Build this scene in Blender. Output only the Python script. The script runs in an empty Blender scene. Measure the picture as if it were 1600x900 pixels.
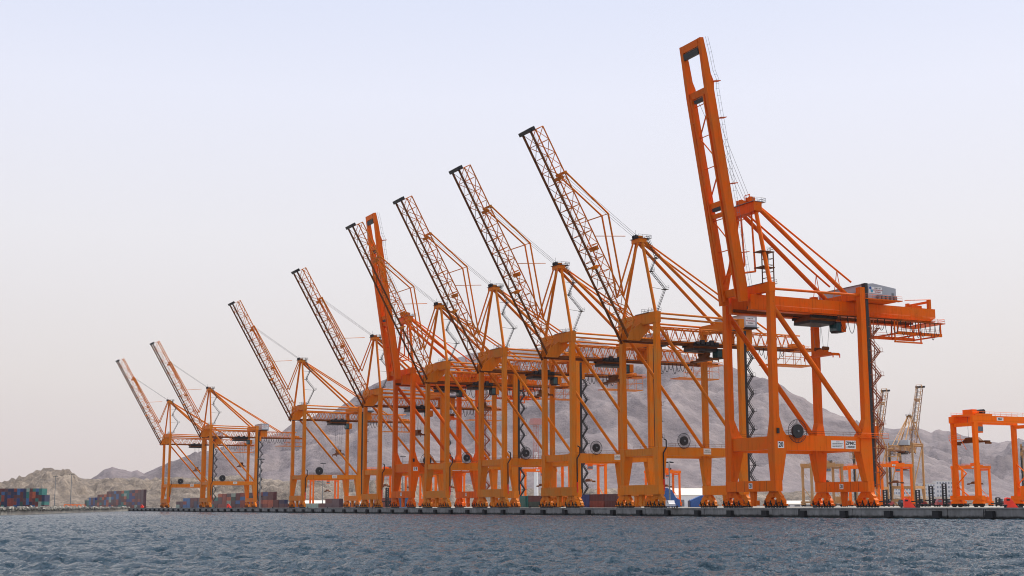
import bpy, bmesh, math, random
from mathutils import Vector, Matrix, noise
R = math.radians
random.seed(7)

# ------------------------------------------------------------------ camera, sky, sun
F, HY, YAW, H = 2150.0, 791.5, R(26.25), 2.95          # focal length in photo pixels, horizon row, heading, eye height
TH = math.atan((HY - 450) / F)
ROLL = R(0.12)
scene = bpy.context.scene
cam_data = bpy.data.cameras.new('camera')
cam = bpy.data.objects.new('camera', cam_data)
scene.collection.objects.link(cam)
cam_data.sensor_width = 36.0
cam_data.lens = F / 1600 * 36.0
cam_data.clip_start = 0.5
cam_data.clip_end = 60000
cam.matrix_world = (Matrix.Translation((0, 0, H)) @ Matrix.Rotation(-YAW, 4, 'Z') @
                    Matrix.Rotation(R(90) + TH, 4, 'X') @ Matrix.Rotation(-ROLL, 4, 'Z'))
scene.camera = cam

SUN_EL, SUN_AZ = R(58), R(84)                          # azimuth from +Y (along the quay) towards +X (inland)
world = bpy.data.worlds.new('World'); scene.world = world
world.use_nodes = True
wn, wl = world.node_tree.nodes, world.node_tree.links
wn.clear()
sky = wn.new('ShaderNodeTexSky'); sky.sky_type = 'NISHITA'; sky.sun_disc = False
sky.sun_elevation = SUN_EL; sky.sun_rotation = SUN_AZ
sky.air_density = 1.0; sky.dust_density = 6.0; sky.ozone_density = 1.0
# milky heat haze of the whole sky: pinkish near the horizon, pale lavender above, same in every direction
geo = wn.new('ShaderNodeTexCoord'); sep = wn.new('ShaderNodeSeparateXYZ')
ramp = wn.new('ShaderNodeValToRGB')
for i_, (p_, c_) in enumerate(((0.0, (0.74, 0.64, 0.61)), (0.09, (0.83, 0.775, 0.755)), (0.19, (0.88, 0.865, 0.90)), (0.29, (0.86, 0.88, 1.0)), (0.42, (0.70, 0.77, 0.98)))):
    e = ramp.color_ramp.elements[i_] if i_ < 2 else ramp.color_ramp.elements.new(p_)
    e.position = p_; e.color = (*c_, 1)
haze_gain = wn.new('ShaderNodeVectorMath'); haze_gain.operation = 'SCALE'; haze_gain.inputs['Scale'].default_value = 10.3
mixw = wn.new('ShaderNodeMix'); mixw.data_type = 'RGBA'; mixw.inputs['Factor'].default_value = 0.9
bg = wn.new('ShaderNodeBackground'); bg.inputs['Strength'].default_value = 0.10
wo = wn.new('ShaderNodeOutputWorld')
wl.new(geo.outputs['Generated'], sep.inputs[0]); wl.new(sep.outputs['Z'], ramp.inputs[0])
wl.new(ramp.outputs['Color'], haze_gain.inputs[0])
wl.new(sky.outputs['Color'], mixw.inputs['A']); wl.new(haze_gain.outputs['Vector'], mixw.inputs['B'])
wl.new(mixw.outputs['Result'], bg.inputs['Color']); wl.new(bg.outputs['Background'], wo.inputs['Surface'])

sun_data = bpy.data.lights.new('sun', 'SUN'); sun_data.energy = 4.2; sun_data.angle = R(0.6); sun_data.color = (1.0, 0.93, 0.82)
sun = bpy.data.objects.new('sun', sun_data); scene.collection.objects.link(sun)
sd = Vector((math.sin(SUN_AZ) * math.cos(SUN_EL), math.cos(SUN_AZ) * math.cos(SUN_EL), math.sin(SUN_EL)))
sun.rotation_euler = sd.to_track_quat('Z', 'Y').to_euler()
sun.location = (100, 100, 400)

vs = scene.view_settings
vs.view_transform = 'Standard'; vs.look = 'None'; vs.exposure = 0.0; vs.gamma = 1.0; vs.use_curve_mapping = False
scene.render.engine = 'CYCLES'
scene.cycles.volume_bounces = 0; scene.cycles.max_bounces = 6
scene.cycles.use_denoising = True; scene.cycles.sample_clamp_direct = 6.0; scene.cycles.sample_clamp_indirect = 4.0
scene.cycles.pixel_filter_type = 'BLACKMAN_HARRIS'; scene.cycles.filter_width = 1.05

# ------------------------------------------------------------------ helpers
C = scene.collection
G = 2.5                       # top of the quay above the water
D = 221.3                      # waterside crane rail, metres inland of the camera
QX = 218.0                     # quay edge

def ray(x, y):
    a, b = (x - 800) / F, (450 - y) / F
    up = b * math.cos(TH) + math.sin(TH); fw = -b * math.sin(TH) + math.cos(TH)
    return Vector((a * math.cos(YAW) + fw * math.sin(YAW), -a * math.sin(YAW) + fw * math.cos(YAW), up)), fw
def at_depth(x, y, d):         # the point seen at pixel x, y that lies d metres ahead
    v, fw = ray(x, y); return v * (d / fw) + Vector((0, 0, H))
def ground_at(x, d):           # ground point under pixel column x, d metres ahead
    p = at_depth(x, HY, d); p.z = G; return p
def quay_y(x, X):              # Y of the point in pixel column x on the line X = const
    v, fw = ray(x, HY); return v.y * X / v.x

def nodes_of(name, rough=0.5, metal=0.0):
    m = bpy.data.materials.new(name); m.use_nodes = True
    n, l = m.node_tree.nodes, m.node_tree.links
    b = n['Principled BSDF']; b.inputs['Roughness'].default_value = rough; b.inputs['Metallic'].default_value = metal
    return m, n, l, b
def tex_co(n, l, scale=(1, 1, 1), kind='Object'):
    c = n.new('ShaderNodeTexCoord'); mp = n.new('ShaderNodeMapping'); mp.inputs['Scale'].default_value = scale
    l.new(c.outputs[kind], mp.inputs[0]); return mp.outputs[0]
def geo_co(n, l, scale=(1, 1, 1)):
    c = n.new('ShaderNodeNewGeometry'); mp = n.new('ShaderNodeMapping'); mp.inputs['Scale'].default_value = scale
    l.new(c.outputs['Position'], mp.inputs[0]); return mp.outputs[0]
def ramp_of(n, stops):
    r = n.new('ShaderNodeValToRGB'); el = r.color_ramp.elements
    el[0].position, el[0].color = stops[0][0], (*stops[0][1], 1)
    el[1].position, el[1].color = stops[-1][0], (*stops[-1][1], 1)
    for p, c in stops[1:-1]:
        x = el.new(p); x.color = (*c, 1)
    return r
def noise_of(n, l, co, scale, detail=4, rough=0.55):
    t = n.new('ShaderNodeTexNoise'); t.inputs['Scale'].default_value = scale; t.inputs['Detail'].default_value = detail
    t.inputs['Roughness'].default_value = rough; l.new(co, t.inputs['Vector']); return t.outputs['Fac']
def mix_of(n, l, fac, a, b, mode='MIX'):
    m = n.new('ShaderNodeMix'); m.data_type = 'RGBA'; m.blend_type = mode
    for s, v in (('Factor', fac), ('A', a), ('B', b)):
        if isinstance(v, (tuple, list)): m.inputs[s].default_value = (*v, 1) if len(v) == 3 else v
        elif isinstance(v, (int, float)): m.inputs[s].default_value = v
        else: l.new(v, m.inputs[s])
    return m.outputs['Result']

def paint(name, col, fade, rust_brown=(0.10, 0.035, 0.015), rough=0.5, wear=1.0):
    """weathered crane paint: patchy fading, rain streaks and rust in world space"""
    m, n, l, b = nodes_of(name, rough)
    f1 = ramp_of(n, [(0.35, (0, 0, 0)), (0.7, (1, 1, 1))]); l.new(noise_of(n, l, geo_co(n, l), 0.22, 5), f1.inputs[0])
    base = mix_of(n, l, f1.outputs[0], col, fade)
    f2 = ramp_of(n, [(0.52, (0, 0, 0)), (0.74, (0.65 * wear,) * 3)]); l.new(noise_of(n, l, geo_co(n, l, (1.6, 1.6, 0.12)), 1.0, 6, 0.65), f2.inputs[0])
    base = mix_of(n, l, f2.outputs[0], base, tuple(c * 0.55 for c in col))
    f3 = ramp_of(n, [(0.63, (0, 0, 0)), (0.72, (0.8 * wear,) * 3)]); l.new(noise_of(n, l, geo_co(n, l), 1.7, 8, 0.7), f3.inputs[0])
    base = mix_of(n, l, f3.outputs[0], base, rust_brown)
    oi = n.new('ShaderNodeObjectInfo'); rr = ramp_of(n, [(0.0, (0.84, 0.86, 0.9)), (1.0, (1.06, 1.05, 1.0))]); l.new(oi.outputs['Random'], rr.inputs[0])   # plates painted in different years
    base = mix_of(n, l, 1.0, base, rr.outputs[0], 'MULTIPLY')
    l.new(base, b.inputs['Base Color']); b.inputs['Specular IOR Level'].default_value = 0.09
    return m
def plain(name, col, rough=0.6, var=0.25, scale=1.5, metal=0.0):
    m, n, l, b = nodes_of(name, rough, metal)
    r = ramp_of(n, [(0.3, tuple(c * (1 - var) for c in col)), (0.7, tuple(min(1, c * (1 + var)) for c in col))])
    l.new(noise_of(n, l, geo_co(n, l), scale, 5), r.inputs[0]); l.new(r.outputs[0], b.inputs['Base Color'])
    return m

M = {}
M['amber'] = paint('amber_crane_paint', (0.76, 0.178, 0.003), (0.60, 0.215, 0.030))
M['red_orange'] = paint('red_orange_crane_paint', (0.82, 0.122, 0.0003), (0.68, 0.145, 0.008), wear=1.0)
M['rtg'] = paint('yard_crane_paint', (0.94, 0.150, 0.001), (0.90, 0.175, 0.006), wear=0.6)
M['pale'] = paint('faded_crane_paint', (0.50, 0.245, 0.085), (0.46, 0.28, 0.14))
M['rust_brown'] = paint('dark_brown_steel', (0.13, 0.040, 0.012), (0.20, 0.070, 0.015))  # dark brown steel; on the booms it also carries underside shade
M['dark'] = plain('dark_machinery', (0.009, 0.009, 0.011), 0.6, 0.4)
M['grey_steel'] = plain('galvanised_steel', (0.16, 0.17, 0.18), 0.5, 0.3)
M['stair'] = plain('dark_stair_steel', (0.03, 0.03, 0.033), 0.6, 0.3)
M['rope'] = plain('wire_rope', (0.10, 0.10, 0.12), 0.5, 0.1)
M['rubber'] = plain('black_rubber', (0.012, 0.012, 0.013), 0.8, 0.3)
M['house'] = plain('grey_cladding', (0.36, 0.38, 0.41), 0.5, 0.06, 0.4)
M['white'] = plain('white_paint', (0.74, 0.74, 0.73), 0.5, 0.05)
M['cream'] = plain('cream_wall', (0.66, 0.62, 0.55), 0.7, 0.08)
M['ink'] = plain('black_lettering', (0.012, 0.012, 0.014), 0.6, 0.05)
M['ink_red'] = plain('red_lettering', (0.35, 0.03, 0.03), 0.6, 0.05)
M['ink_blue'] = plain('blue_emblem', (0.02, 0.08, 0.32), 0.6, 0.05)
M['ink_cyan'] = plain('cyan_emblem', (0.06, 0.32, 0.45), 0.6, 0.05)
M['cab_glass'] = plain('cab_glass', (0.03, 0.09, 0.10), 0.08, 0.2)
M['window'] = plain('window_glass', (0.10, 0.13, 0.17), 0.15, 0.2)
M['signal_red'] = plain('signal_red_paint', (0.85, 0.035, 0.012), 0.45, 0.08)
M['truck_red'] = plain('truck_red_paint', (0.30, 0.03, 0.03), 0.4, 0.1)
M['blue_sheet'] = plain('blue_tarpaulin', (0.03, 0.10, 0.30), 0.6, 0.15)
M['stair_red'] = plain('rusty_red_stair_steel', (0.30, 0.070, 0.018), 0.6, 0.35)
M['pale_window'] = plain('hazy_window_glass', (0.30, 0.33, 0.37), 0.3, 0.15)
M['pink_mast'] = plain('faded_red_mast', (0.45, 0.20, 0.18), 0.6, 0.15)

class MB:
    """collects shapes and links them as ONE mesh object"""
    def __init__(s): s.v, s.f, s.smooth = [], [], False
    def hexa(s, p):
        o = len(s.v); s.v += [Vector(q) for q in p]
        s.f += [tuple(o + i for i in q) for q in ((0, 3, 2, 1), (4, 5, 6, 7), (0, 1, 5, 4), (1, 2, 6, 5), (2, 3, 7, 6), (3, 0, 4, 7))]
        return s
    def box(s, x0, x1, y0, y1, z0, z1):
        return s.hexa([(x0, y0, z0), (x1, y0, z0), (x1, y1, z0), (x0, y1, z0), (x0, y0, z1), (x1, y0, z1), (x1, y1, z1), (x0, y1, z1)])
    def beam(s, a, b, w, h, up=(0, 0, 1)):
        a, b = Vector(a), Vector(b); d = (b - a).normalized(); up = Vector(up)
        if abs(d.dot(up)) > 0.99: up = Vector((1, 0, 0))
        sd_ = d.cross(up).normalized(); u = sd_.cross(d).normalized()
        c = [(-w / 2, -h / 2), (w / 2, -h / 2), (w / 2, h / 2), (-w / 2, h / 2)]
        return s.hexa([a + sd_ * i + u * j for i, j in c] + [b + sd_ * i + u * j for i, j in c])
    def tube(s, a, b, r, n=8, r2=None):
        a, b = Vector(a), Vector(b); d = (b - a).normalized(); up = Vector((0, 0, 1)) if abs(d.z) < 0.95 else Vector((1, 0, 0))
        x = d.cross(up).normalized(); y = x.cross(d); o = len(s.v); r2 = r if r2 is None else r2
        for q, rr in ((a, r), (b, r2)):
            s.v += [q + (x * math.cos(6.28319 * i / n) + y * math.sin(6.28319 * i / n)) * rr for i in range(n)]
        s.f += [(o + i, o + (i + 1) % n, o + n + (i + 1) % n, o + n + i) for i in range(n)]
        s.f += [tuple(o + n - 1 - i for i in range(n)), tuple(o + n + i for i in range(n))]
        return s
    def path(s, pts, r, n=5):
        for a, b in zip(pts, pts[1:]): s.tube(a, b, r, n)
        return s
    def prism(s, poly, axis, a, b):      # polygon in the plane across `axis`, from a to b
        o = len(s.v); n = len(poly)
        def P(u, w, t): return Vector((t, u, w)) if axis == 'x' else Vector((u, t, w)) if axis == 'y' else Vector((u, w, t))
        s.v += [P(u, w, a) for u, w in poly] + [P(u, w, b) for u, w in poly]
        s.f += [tuple(range(o + n - 1, o - 1, -1)), tuple(range(o + n, o + 2 * n))]
        s.f += [(o + i, o + (i + 1) % n, o + n + (i + 1) % n, o + n + i) for i in range(n)]
        return s
    def loft(s, levels):                 # stacked rectangles (z, x0, x1, y0, y1)
        o = len(s.v)
        for z, x0, x1, y0, y1 in levels: s.v += [Vector(q) for q in ((x0, y0, z), (x1, y0, z), (x1, y1, z), (x0, y1, z))]
        s.f.append((o + 3, o + 2, o + 1, o))
        for k in range(len(levels) - 1):
            q = o + 4 * k; s.f += [(q + i, q + (i + 1) % 4, q + 4 + (i + 1) % 4, q + 4 + i) for i in range(4)]
        q = o + 4 * (len(levels) - 1); s.f.append((q, q + 1, q + 2, q + 3))
        return s
    def mesh(s, name, mat=None):
        me = bpy.data.meshes.new(name); me.from_pydata(s.v, [], s.f)
        bm = bmesh.new(); bm.from_mesh(me); bmesh.ops.recalc_face_normals(bm, faces=bm.faces); bm.to_mesh(me); bm.free()
        if mat: me.materials.append(M[mat])
        me.update(); return me
    def build(s, name, mat, parent=None):
        return link(name, s.mesh(name, mat), parent)

def link(name, me, parent=None):
    o = bpy.data.objects.new(name, me); C.objects.link(o)
    if parent: o.parent = parent
    return o
def tag(o, label=None, cat=None, group=None, kind=None):
    for k, v in (('label', label), ('category', cat), ('group', group), ('kind', kind)):
        if v: o[k] = v
    return o
def empty(name, loc, rz=0):
    o = bpy.data.objects.new(name, None); C.objects.link(o); o.location = loc; o.rotation_euler = (0, 0, rz)
    o.empty_display_size = 1.0; return o
_bars = {}
def bar(name, a, b, r, mat, parent, n=6):
    """a round member from a to b; alike members share one unit mesh"""
    key = (mat, n)
    if key not in _bars: _bars[key] = MB().tube((0, 0, 0), (0, 0, 1), 1, n).mesh('round_member', mat)
    o = link(name, _bars[key], parent); a, b = Vector(a), Vector(b); d = b - a
    q = d.to_track_quat('Z', 'Y').to_matrix().to_4x4()
    o.matrix_basis = Matrix.Translation(a) @ q @ Matrix.Diagonal((r, r, d.length, 1))
    return o
_text = {}
def text(name, body, size, mat, loc, parent, bold=0.0, sx=1.0):
    """flat lettering standing in the x-z plane, facing -y"""
    key = (body, size, mat, bold)
    if key not in _text:
        cu = bpy.data.curves.new(name, 'FONT'); cu.body = body; cu.size = size; cu.align_x = 'CENTER'; cu.align_y = 'CENTER'
        cu.offset = bold; cu.extrude = 0.01; cu.resolution_u = 2
        t = bpy.data.objects.new(name, cu); C.objects.link(t)
        bpy.context.view_layer.update()
        me = bpy.data.meshes.new_from_object(t.evaluated_get(bpy.context.evaluated_depsgraph_get()))
        bpy.data.objects.remove(t); me.materials.clear(); me.materials.append(M[mat]); _text[key] = me
    o = link(name, _text[key], parent); o.location = loc; o.rotation_euler = (R(90), 0, 0); o.scale = (sx, 1, 1)
    return o
def railing(b, pts, h=1.1, step=2.2, r=0.035):
    """posts and two rails along a polyline, one connected run"""
    for a, c in zip(pts, pts[1:]):
        a, c = Vector(a), Vector(c); n = max(1, int((c - a).length / step)); up = Vector((0, 0, h))
        b.tube(a + up, c + up, r, 4).tube(a + up * 0.5, c + up * 0.5, r, 4)
        for i in range(n + 1):
            p = a.lerp(c, i / n); b.tube(p, p + up, r, 4)
    return b
# ------------------------------------------------------------------ ground, quay, water, hills
def mat_concrete():
    m, n, l, b = nodes_of('quay_concrete', 0.85)
    co = geo_co(n, l)
    r = ramp_of(n, [(0.3, (0.15, 0.145, 0.137)), (0.7, (0.29, 0.28, 0.265))]); l.new(noise_of(n, l, co, 0.35, 8, 0.65), r.inputs[0])
    s = ramp_of(n, [(0.48, (0, 0, 0)), (0.68, (0.5, 0.5, 0.5))]); l.new(noise_of(n, l, geo_co(n, l, (1, 0.9, 0.10)), 1.1, 7, 0.7), s.inputs[0])
    base = mix_of(n, l, s.outputs[0], r.outputs[0], (0.085, 0.078, 0.070))
    p = n.new('ShaderNodeNewGeometry'); sp = n.new('ShaderNodeSeparateXYZ'); l.new(p.outputs['Position'], sp.inputs[0])
    ad = n.new('ShaderNodeMath'); ad.operation = 'MULTIPLY_ADD'; l.new(noise_of(n, l, co, 0.8, 5), ad.inputs[0]); ad.inputs[1].default_value = -0.9
    l.new(sp.outputs['Z'], ad.inputs[2])
    w = ramp_of(n, [(0.05, (1, 1, 1)), (0.5, (0, 0, 0))]); l.new(ad.outputs[0], w.inputs[0])     # tide mark of weed on the wall
    base = mix_of(n, l, w.outputs[0], base, (0.012, 0.013, 0.010))
    l.new(base, b.inputs['Base Color']); return m
M['concrete'] = mat_concrete()
def mat_ground():
    m, n, l, b = nodes_of('yard_paving', 0.9)
    r = ramp_of(n, [(0.3, (0.26, 0.24, 0.21)), (0.7, (0.40, 0.37, 0.32))]); l.new(noise_of(n, l, geo_co(n, l), 0.05, 8), r.inputs[0])
    l.new(r.outputs[0], b.inputs['Base Color']); return m
M['ground'] = mat_ground()
def mat_rock(name, lo, mid, hi, scale, rough=0.62):
    m, n, l, b = nodes_of(name, 0.95)
    r = ramp_of(n, [(0.28, lo), (0.5, mid), (0.72, hi)]); l.new(noise_of(n, l, geo_co(n, l), scale, 12, rough), r.inputs[0])
    s = ramp_of(n, [(0.36, (0.66, 0.66, 0.69)), (0.66, (1.30, 1.26, 1.22))]); l.new(noise_of(n, l, geo_co(n, l, (1, 1, 0.5)), scale * 9, 8, 0.7), s.inputs[0])
    l.new(mix_of(n, l, 0.9 if scale > 0.01 else 0.55, r.outputs[0], s.outputs[0], 'MULTIPLY'), b.inputs['Base Color'])
    bp_ = n.new('ShaderNodeBump'); bp_.inputs['Strength'].default_value = 0.8 if scale > 0.01 else 0.45; bp_.inputs['Distance'].default_value = 0.25 / scale
    l.new(noise_of(n, l, geo_co(n, l), scale * 6, 10, 0.7), bp_.inputs['Height']); l.new(bp_.outputs[0], b.inputs['Normal'])
    return m
M['mountain'] = mat_rock('mountain_rock', (0.130, 0.108, 0.112), (0.195, 0.164, 0.168), (0.29, 0.245, 0.237), 0.006)  # rock colour with some lavender distance haze mixed in
M['quarry'] = mat_rock('tan_quarry_rock', (0.085, 0.072, 0.062), (0.24, 0.198, 0.158), (0.50, 0.42, 0.335), 0.022, 0.80)
M['boulder'] = plain('riprap_stone', (0.30, 0.28, 0.24), 0.9, 0.55, 0.35)

SHORE = [(QX, 1141), (176, 1000), (128, 830), (84, 650), (50, 540), (-60, 430), (-400, 250), (-2600, 100)]
def ground():
    b = MB(); o = 0
    outline = [(QX + 0.9, -600), (QX + 0.9, 1141)] + SHORE[1:] + [(-4200, 1500), (-3500, 9000), (6500, 9000), (9500, 1500), (6000, -600)]
    b.v = [Vector((x, y, G)) for x, y in outline] + [Vector((x, y, -0.8)) for x, y in outline]
    n = len(outline); b.f = [tuple(range(n))] + [(i, (i + 1) % n, n + (i + 1) % n, n + i) for i in range(n)]
    tag(b.build('ground', 'ground'), kind='structure')
ground()

# riprap along the shore beyond the end of the quay: countless stones, one object
def riprap():
    rnd = random.Random(3); b = MB()
    for (x0, y0), (x1, y1) in zip(SHORE[:6], SHORE[1:6]):
        L = math.hypot(x1 - x0, y1 - y0); nx, ny = (y1 - y0) / L, -(x1 - x0) / L      # towards the water
        if nx > 0: nx, ny = -nx, -ny
        for i in range(int(L * 5.5)):
            t = rnd.random(); u = rnd.random(); off = -1.2 + 5.2 * u; z = G + 0.35 - 2.9 * u + rnd.uniform(-.2, .2)
            s = rnd.uniform(0.35, 0.85); c = Vector((x0 + (x1 - x0) * t + nx * off, y0 + (y1 - y0) * t + ny * off, z))
            m = Matrix.Rotation(rnd.random() * 6, 3, 'Z') @ Matrix.Rotation(rnd.random() * 6, 3, 'X')
            p = [c + m @ Vector((sx * s * rnd.uniform(.6, 1.2), sy * s * rnd.uniform(.6, 1), sz * s * rnd.uniform(.4, .8)))
                 for sx, sy, sz in ((-1, -1, -1), (1, -1, -1), (1, 1, -1), (-1, 1, -1), (-1, -1, 1), (1, -1, 1), (1, 1, 1), (-1, 1, 1))]
            b.hexa(p)
    tag(b.build('riprap', 'boulder'), 'bank of pale rough stones between the water and the container yard', 'rocks', kind='stuff')
riprap()

def quay():
    root = MB().box(QX + 0.55, QX + 6, 60, 1141, -3, G + 0.003).build('quay', 'concrete'); tag(root, kind='structure')
    k0 = 353.1 - 31 * 9
    pan = MB().box(-0.0, 0.56, 0.12, 30.88, -3, G - 0.30).mesh('quay_panel', 'concrete')
    cop = MB().box(-0.16, 1.2, 0.06, 30.94, G - 0.30, G + 0.03).mesh('coping', 'concrete')
    fen = MB().box(-1.0, 0.02, -1.0, 1.0, 0.35, 1.75).box(-1.02, -0.2, -1.1, 1.1, 1.75, 1.83).mesh('fender', 'rubber')
    lad = MB().box(-0.12, 0.0, -0.3, -0.22, -0.5, G).box(-0.12, 0.0, 0.22, 0.3, -0.5, G)
    for i in range(8): lad.box(-0.1, -0.04, -0.3, 0.3, -0.3 + i * 0.3, -0.25 + i * 0.3)
    lad = lad.mesh('ladder', 'dark')
    bol = MB().tube((0, 0, 0), (0, 0, 0.45), 0.28, 10, 0.2).tube((0, -0.42, 0.42), (0, 0.42, 0.42), 0.2, 8).mesh('bollard', 'dark')
    y = k0; i = 0
    while y < 1120:
        L = min(31, 1141 - y)
        if y > 90:
            for nm, me in (('quay_panel', pan), ('coping', cop)):
                o = link(nm, me, root); o.location = (QX, y, 0); o.scale = (1, L / 31, 1)
            for dy in (0.9 + 7.75, 0.9 + 23.25):
                if y + dy < 1138: o = link('fender', fen, root); o.location = (QX - 0.005, y + dy - 6, 0)
            if i % 2 == 0: o = link('ladder', lad, root); o.location = (QX - 0.003, y + 20.2, 0)
            o = link('bollard', bol, root); o.location = (QX + 1.1, y + 15.5, G + 0.03)
        y += 31; i += 1
    r = MB()
    for x in (D, D + 30.5): r.box(x - 0.06, x + 0.06, 70, 1135, G, G + 0.012)
    tag(r.build('crane_rail', 'grey_steel', root))
quay()

def mat_water():
    m, n, l, b = nodes_of('sea_water', 0.12)
    b.inputs['Base Color'].default_value = (0.003, 0.030, 0.048, 1); b.inputs['IOR'].default_value = 1.33; b.inputs['Specular IOR Level'].default_value = 0.35
    co = geo_co(n, l)
    h1 = noise_of(n, l, geo_co(n, l, (1, 0.8, 1)), 2.2, 5, 0.62); h2 = noise_of(n, l, co, 0.55, 3, 0.5)
    ad = n.new('ShaderNodeMath'); ad.operation = 'MULTIPLY_ADD'; l.new(h2, ad.inputs[0]); ad.inputs[1].default_value = 1.6; l.new(h1, ad.inputs[2])
    bp_ = n.new('ShaderNodeBump'); bp_.inputs['Strength'].default_value = 1.0; bp_.inputs['Distance'].default_value = 0.5
    l.new(ad.outputs[0], bp_.inputs['Height']); l.new(bp_.outputs[0], b.inputs['Normal'])
    return m
M['water'] = mat_water()
WAVE = 0.0165
def water():
    import numpy as np
    rng = np.random.default_rng(5)
    ys = [22.0]
    while ys[-1] < 640: ys.append(ys[-1] + 0.115 + 0.0031 * ys[-1])
    ys = np.array(ys); ny, nx = len(ys), 720; U = np.linspace(0, 1, nx)
    X0 = -24 - 0.16 * ys; X1 = np.minimum(QX + 2.5, 30 + 1.3 * ys)
    X = X0[:, None] + (X1 - X0)[:, None] * U[None, :]; Y = np.repeat(ys[:, None], nx, 1); Z = np.zeros_like(X)
    for i in range(64):                                   # wind waves: many short crests about one heading
        wl_ = 0.65 * (4.2 / 0.65) ** rng.random() if i > 5 else rng.uniform(7, 13); a = math.radians(200) + rng.normal() * 0.6; k = 2 * math.pi / wl_
        ph = k * (X * math.cos(a) + Y * math.sin(a)) + rng.random() * 6.28
        env = 0.55 + 0.45 * np.sin(X * rng.uniform(-.16, .16) + Y * rng.uniform(-.16, .16) + rng.random() * 6)
        Z += WAVE * wl_ ** (0.9 if i > 5 else 0.30) * env * (np.sin(ph) + 0.28 * np.sin(2 * ph + 1.3))
    Z *= np.clip(1.0 - (Y - 470) / 170, 0, 1) * np.clip(U[None, :] * 30, 0, 1) * np.clip((1 - U[None, :]) * 60, 0, 1) * np.clip((Y - 22) / 5, 0, 1)
    v = np.stack([X.ravel(), Y.ravel(), Z.ravel()], 1)
    idx = np.arange(nx * ny).reshape(ny, nx)
    f = np.stack([idx[:-1, :-1], idx[:-1, 1:], idx[1:, 1:], idx[1:, :-1]], -1).reshape(-1, 4)
    n0 = len(v); BX0, BX1, BY0, BY1 = -4300.0, 7000.0, -700.0, 3000.0      # calm sheet joined edge to edge round the wavy patch
    v = np.concatenate([v, np.array([(BX0, BY0, 0), (BX1, BY0, 0), (BX1, BY1, 0), (BX0, BY1, 0)], float)])
    rings = [[n0, n0 + 1] + list(idx[0, ::-1]), [n0 + 1, n0 + 2] + list(idx[::-1, -1]), [n0 + 2, n0 + 3] + list(idx[-1, :]), [n0 + 3, n0] + list(idx[:, 0])]
    loops = np.concatenate([f.ravel()] + [np.array(r) for r in rings]).astype('int32')
    starts = np.concatenate([np.arange(0, f.size, 4), f.size + np.cumsum([0] + [len(r) for r in rings[:-1]])]).astype('int32')
    me = bpy.data.meshes.new('sea'); me.vertices.add(len(v)); me.vertices.foreach_set('co', v.ravel())
    me.loops.add(len(loops)); me.loops.foreach_set('vertex_index', loops)
    me.polygons.add(len(starts)); me.polygons.foreach_set('loop_start', starts)
    me.polygons.foreach_set('use_smooth', np.ones(len(starts), dtype=bool))
    me.update(calc_edges=True); me.materials.append(M['water'])
    tag(link('sea', me), kind='structure')
water()

def terrain(name, prof, d, front, back, mat, amp, nscale, seed, nu=260, nv=70, foot=0.0, power=1.0):
    """a range of hills: crest line read off the photograph at distance d, slopes falling towards us and away"""
    px = [p[0] for p in prof]
    def crest(x):
        for (xa, ya), (xb, yb) in zip(prof, prof[1:]):
            if xa <= x <= xb: return ya + (yb - ya) * (x - xa) / (xb - xa)
        return prof[-1][1]
    b = MB()
    for j in range(nv + 1):
        t = j / nv
        for i in range(nu + 1):
            x = px[0] + (px[-1] - px[0]) * i / nu
            wob = noise.noise(Vector((x * 0.012, seed, 0))) * 0.12
            dd = d - front + (front + back) * t
            tc = front / (front + back)
            base = at_depth(x, HY, dd)
            hc = at_depth(x, crest(x), d).z - G
            s = (t / tc) if t < tc else 1 - (t - tc) / (1 - tc)
            s = max(0.0, min(1.0, s)); s = s ** power
            P = Vector((base.x * nscale, base.y * nscale, seed))
            nz = noise.ridged_multi_fractal(P, 0.9, 2.1, 7, 1.0, 2.0) - 1.0 + 0.8 * noise.fractal(P * 3.1, 0.8, 2.2, 6)
            k = 1.0 - 0.72 * (s > 0.985) * 1.0
            h = hc * (s + wob * s * (1 - s)) + amp * nz * min(1.0, s * 3.0) * min(1.0, 0.30 + 2.2 * (1 - s)) * min(1, hc / (4 * amp) + 0.15)
            b.v.append(Vector((base.x, base.y, G - 1.2 + max(0, h) + foot)))
    w = nu + 1
    b.f = [(j * w + i, j * w + i + 1, (j + 1) * w + i + 1, (j + 1) * w + i) for j in range(nv) for i in range(nu)]
    o = b.build(name, mat); o.data.polygons.foreach_set('use_smooth', [True] * len(o.data.polygons))
    tag(o, kind='structure'); return o
terrain('mountain', [(150, 795), (212, 746), (222, 741), (250, 727), (300, 708), (350, 692), (435, 673), (454, 660), (519, 641), (541, 628),
        (565, 612), (610, 592), (680, 572), (750, 556), (820, 543), (870, 534), (912, 527), (945, 535), (1000, 540), (1060, 549), (1115, 565), (1147, 581),
        (1181, 594), (1198, 596), (1220, 603), (1244, 620), (1269, 633), (1287, 642), (1316, 654), (1344, 661), (1400, 690), (1470, 725), (1560, 760), (1620, 790)],
        3600, 1500, 900, 'mountain', 42, 0.0022, 1.3, 340, 110)
terrain('far_ridge', [(1180, 790), (1290, 700), (1345, 672), (1380, 674), (1400, 676), (1430, 671), (1445, 674), (1460, 682), (1473, 677), (1487, 680), (1510, 692),
        (1550, 697), (1600, 690), (1650, 700), (1720, 740), (1800, 790)], 5200, 1600, 800, 'mountain', 70, 0.0018, 5.1, 220, 60)
terrain('far_hill', [(100, 790), (132, 750), (150, 740), (160, 733), (172, 729), (190, 733), (203, 737), (212, 735), (222, 740), (260, 752), (330, 790)],
        2900, 700, 500, 'mountain', 14, 0.004, 8.2, 150, 50)
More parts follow.
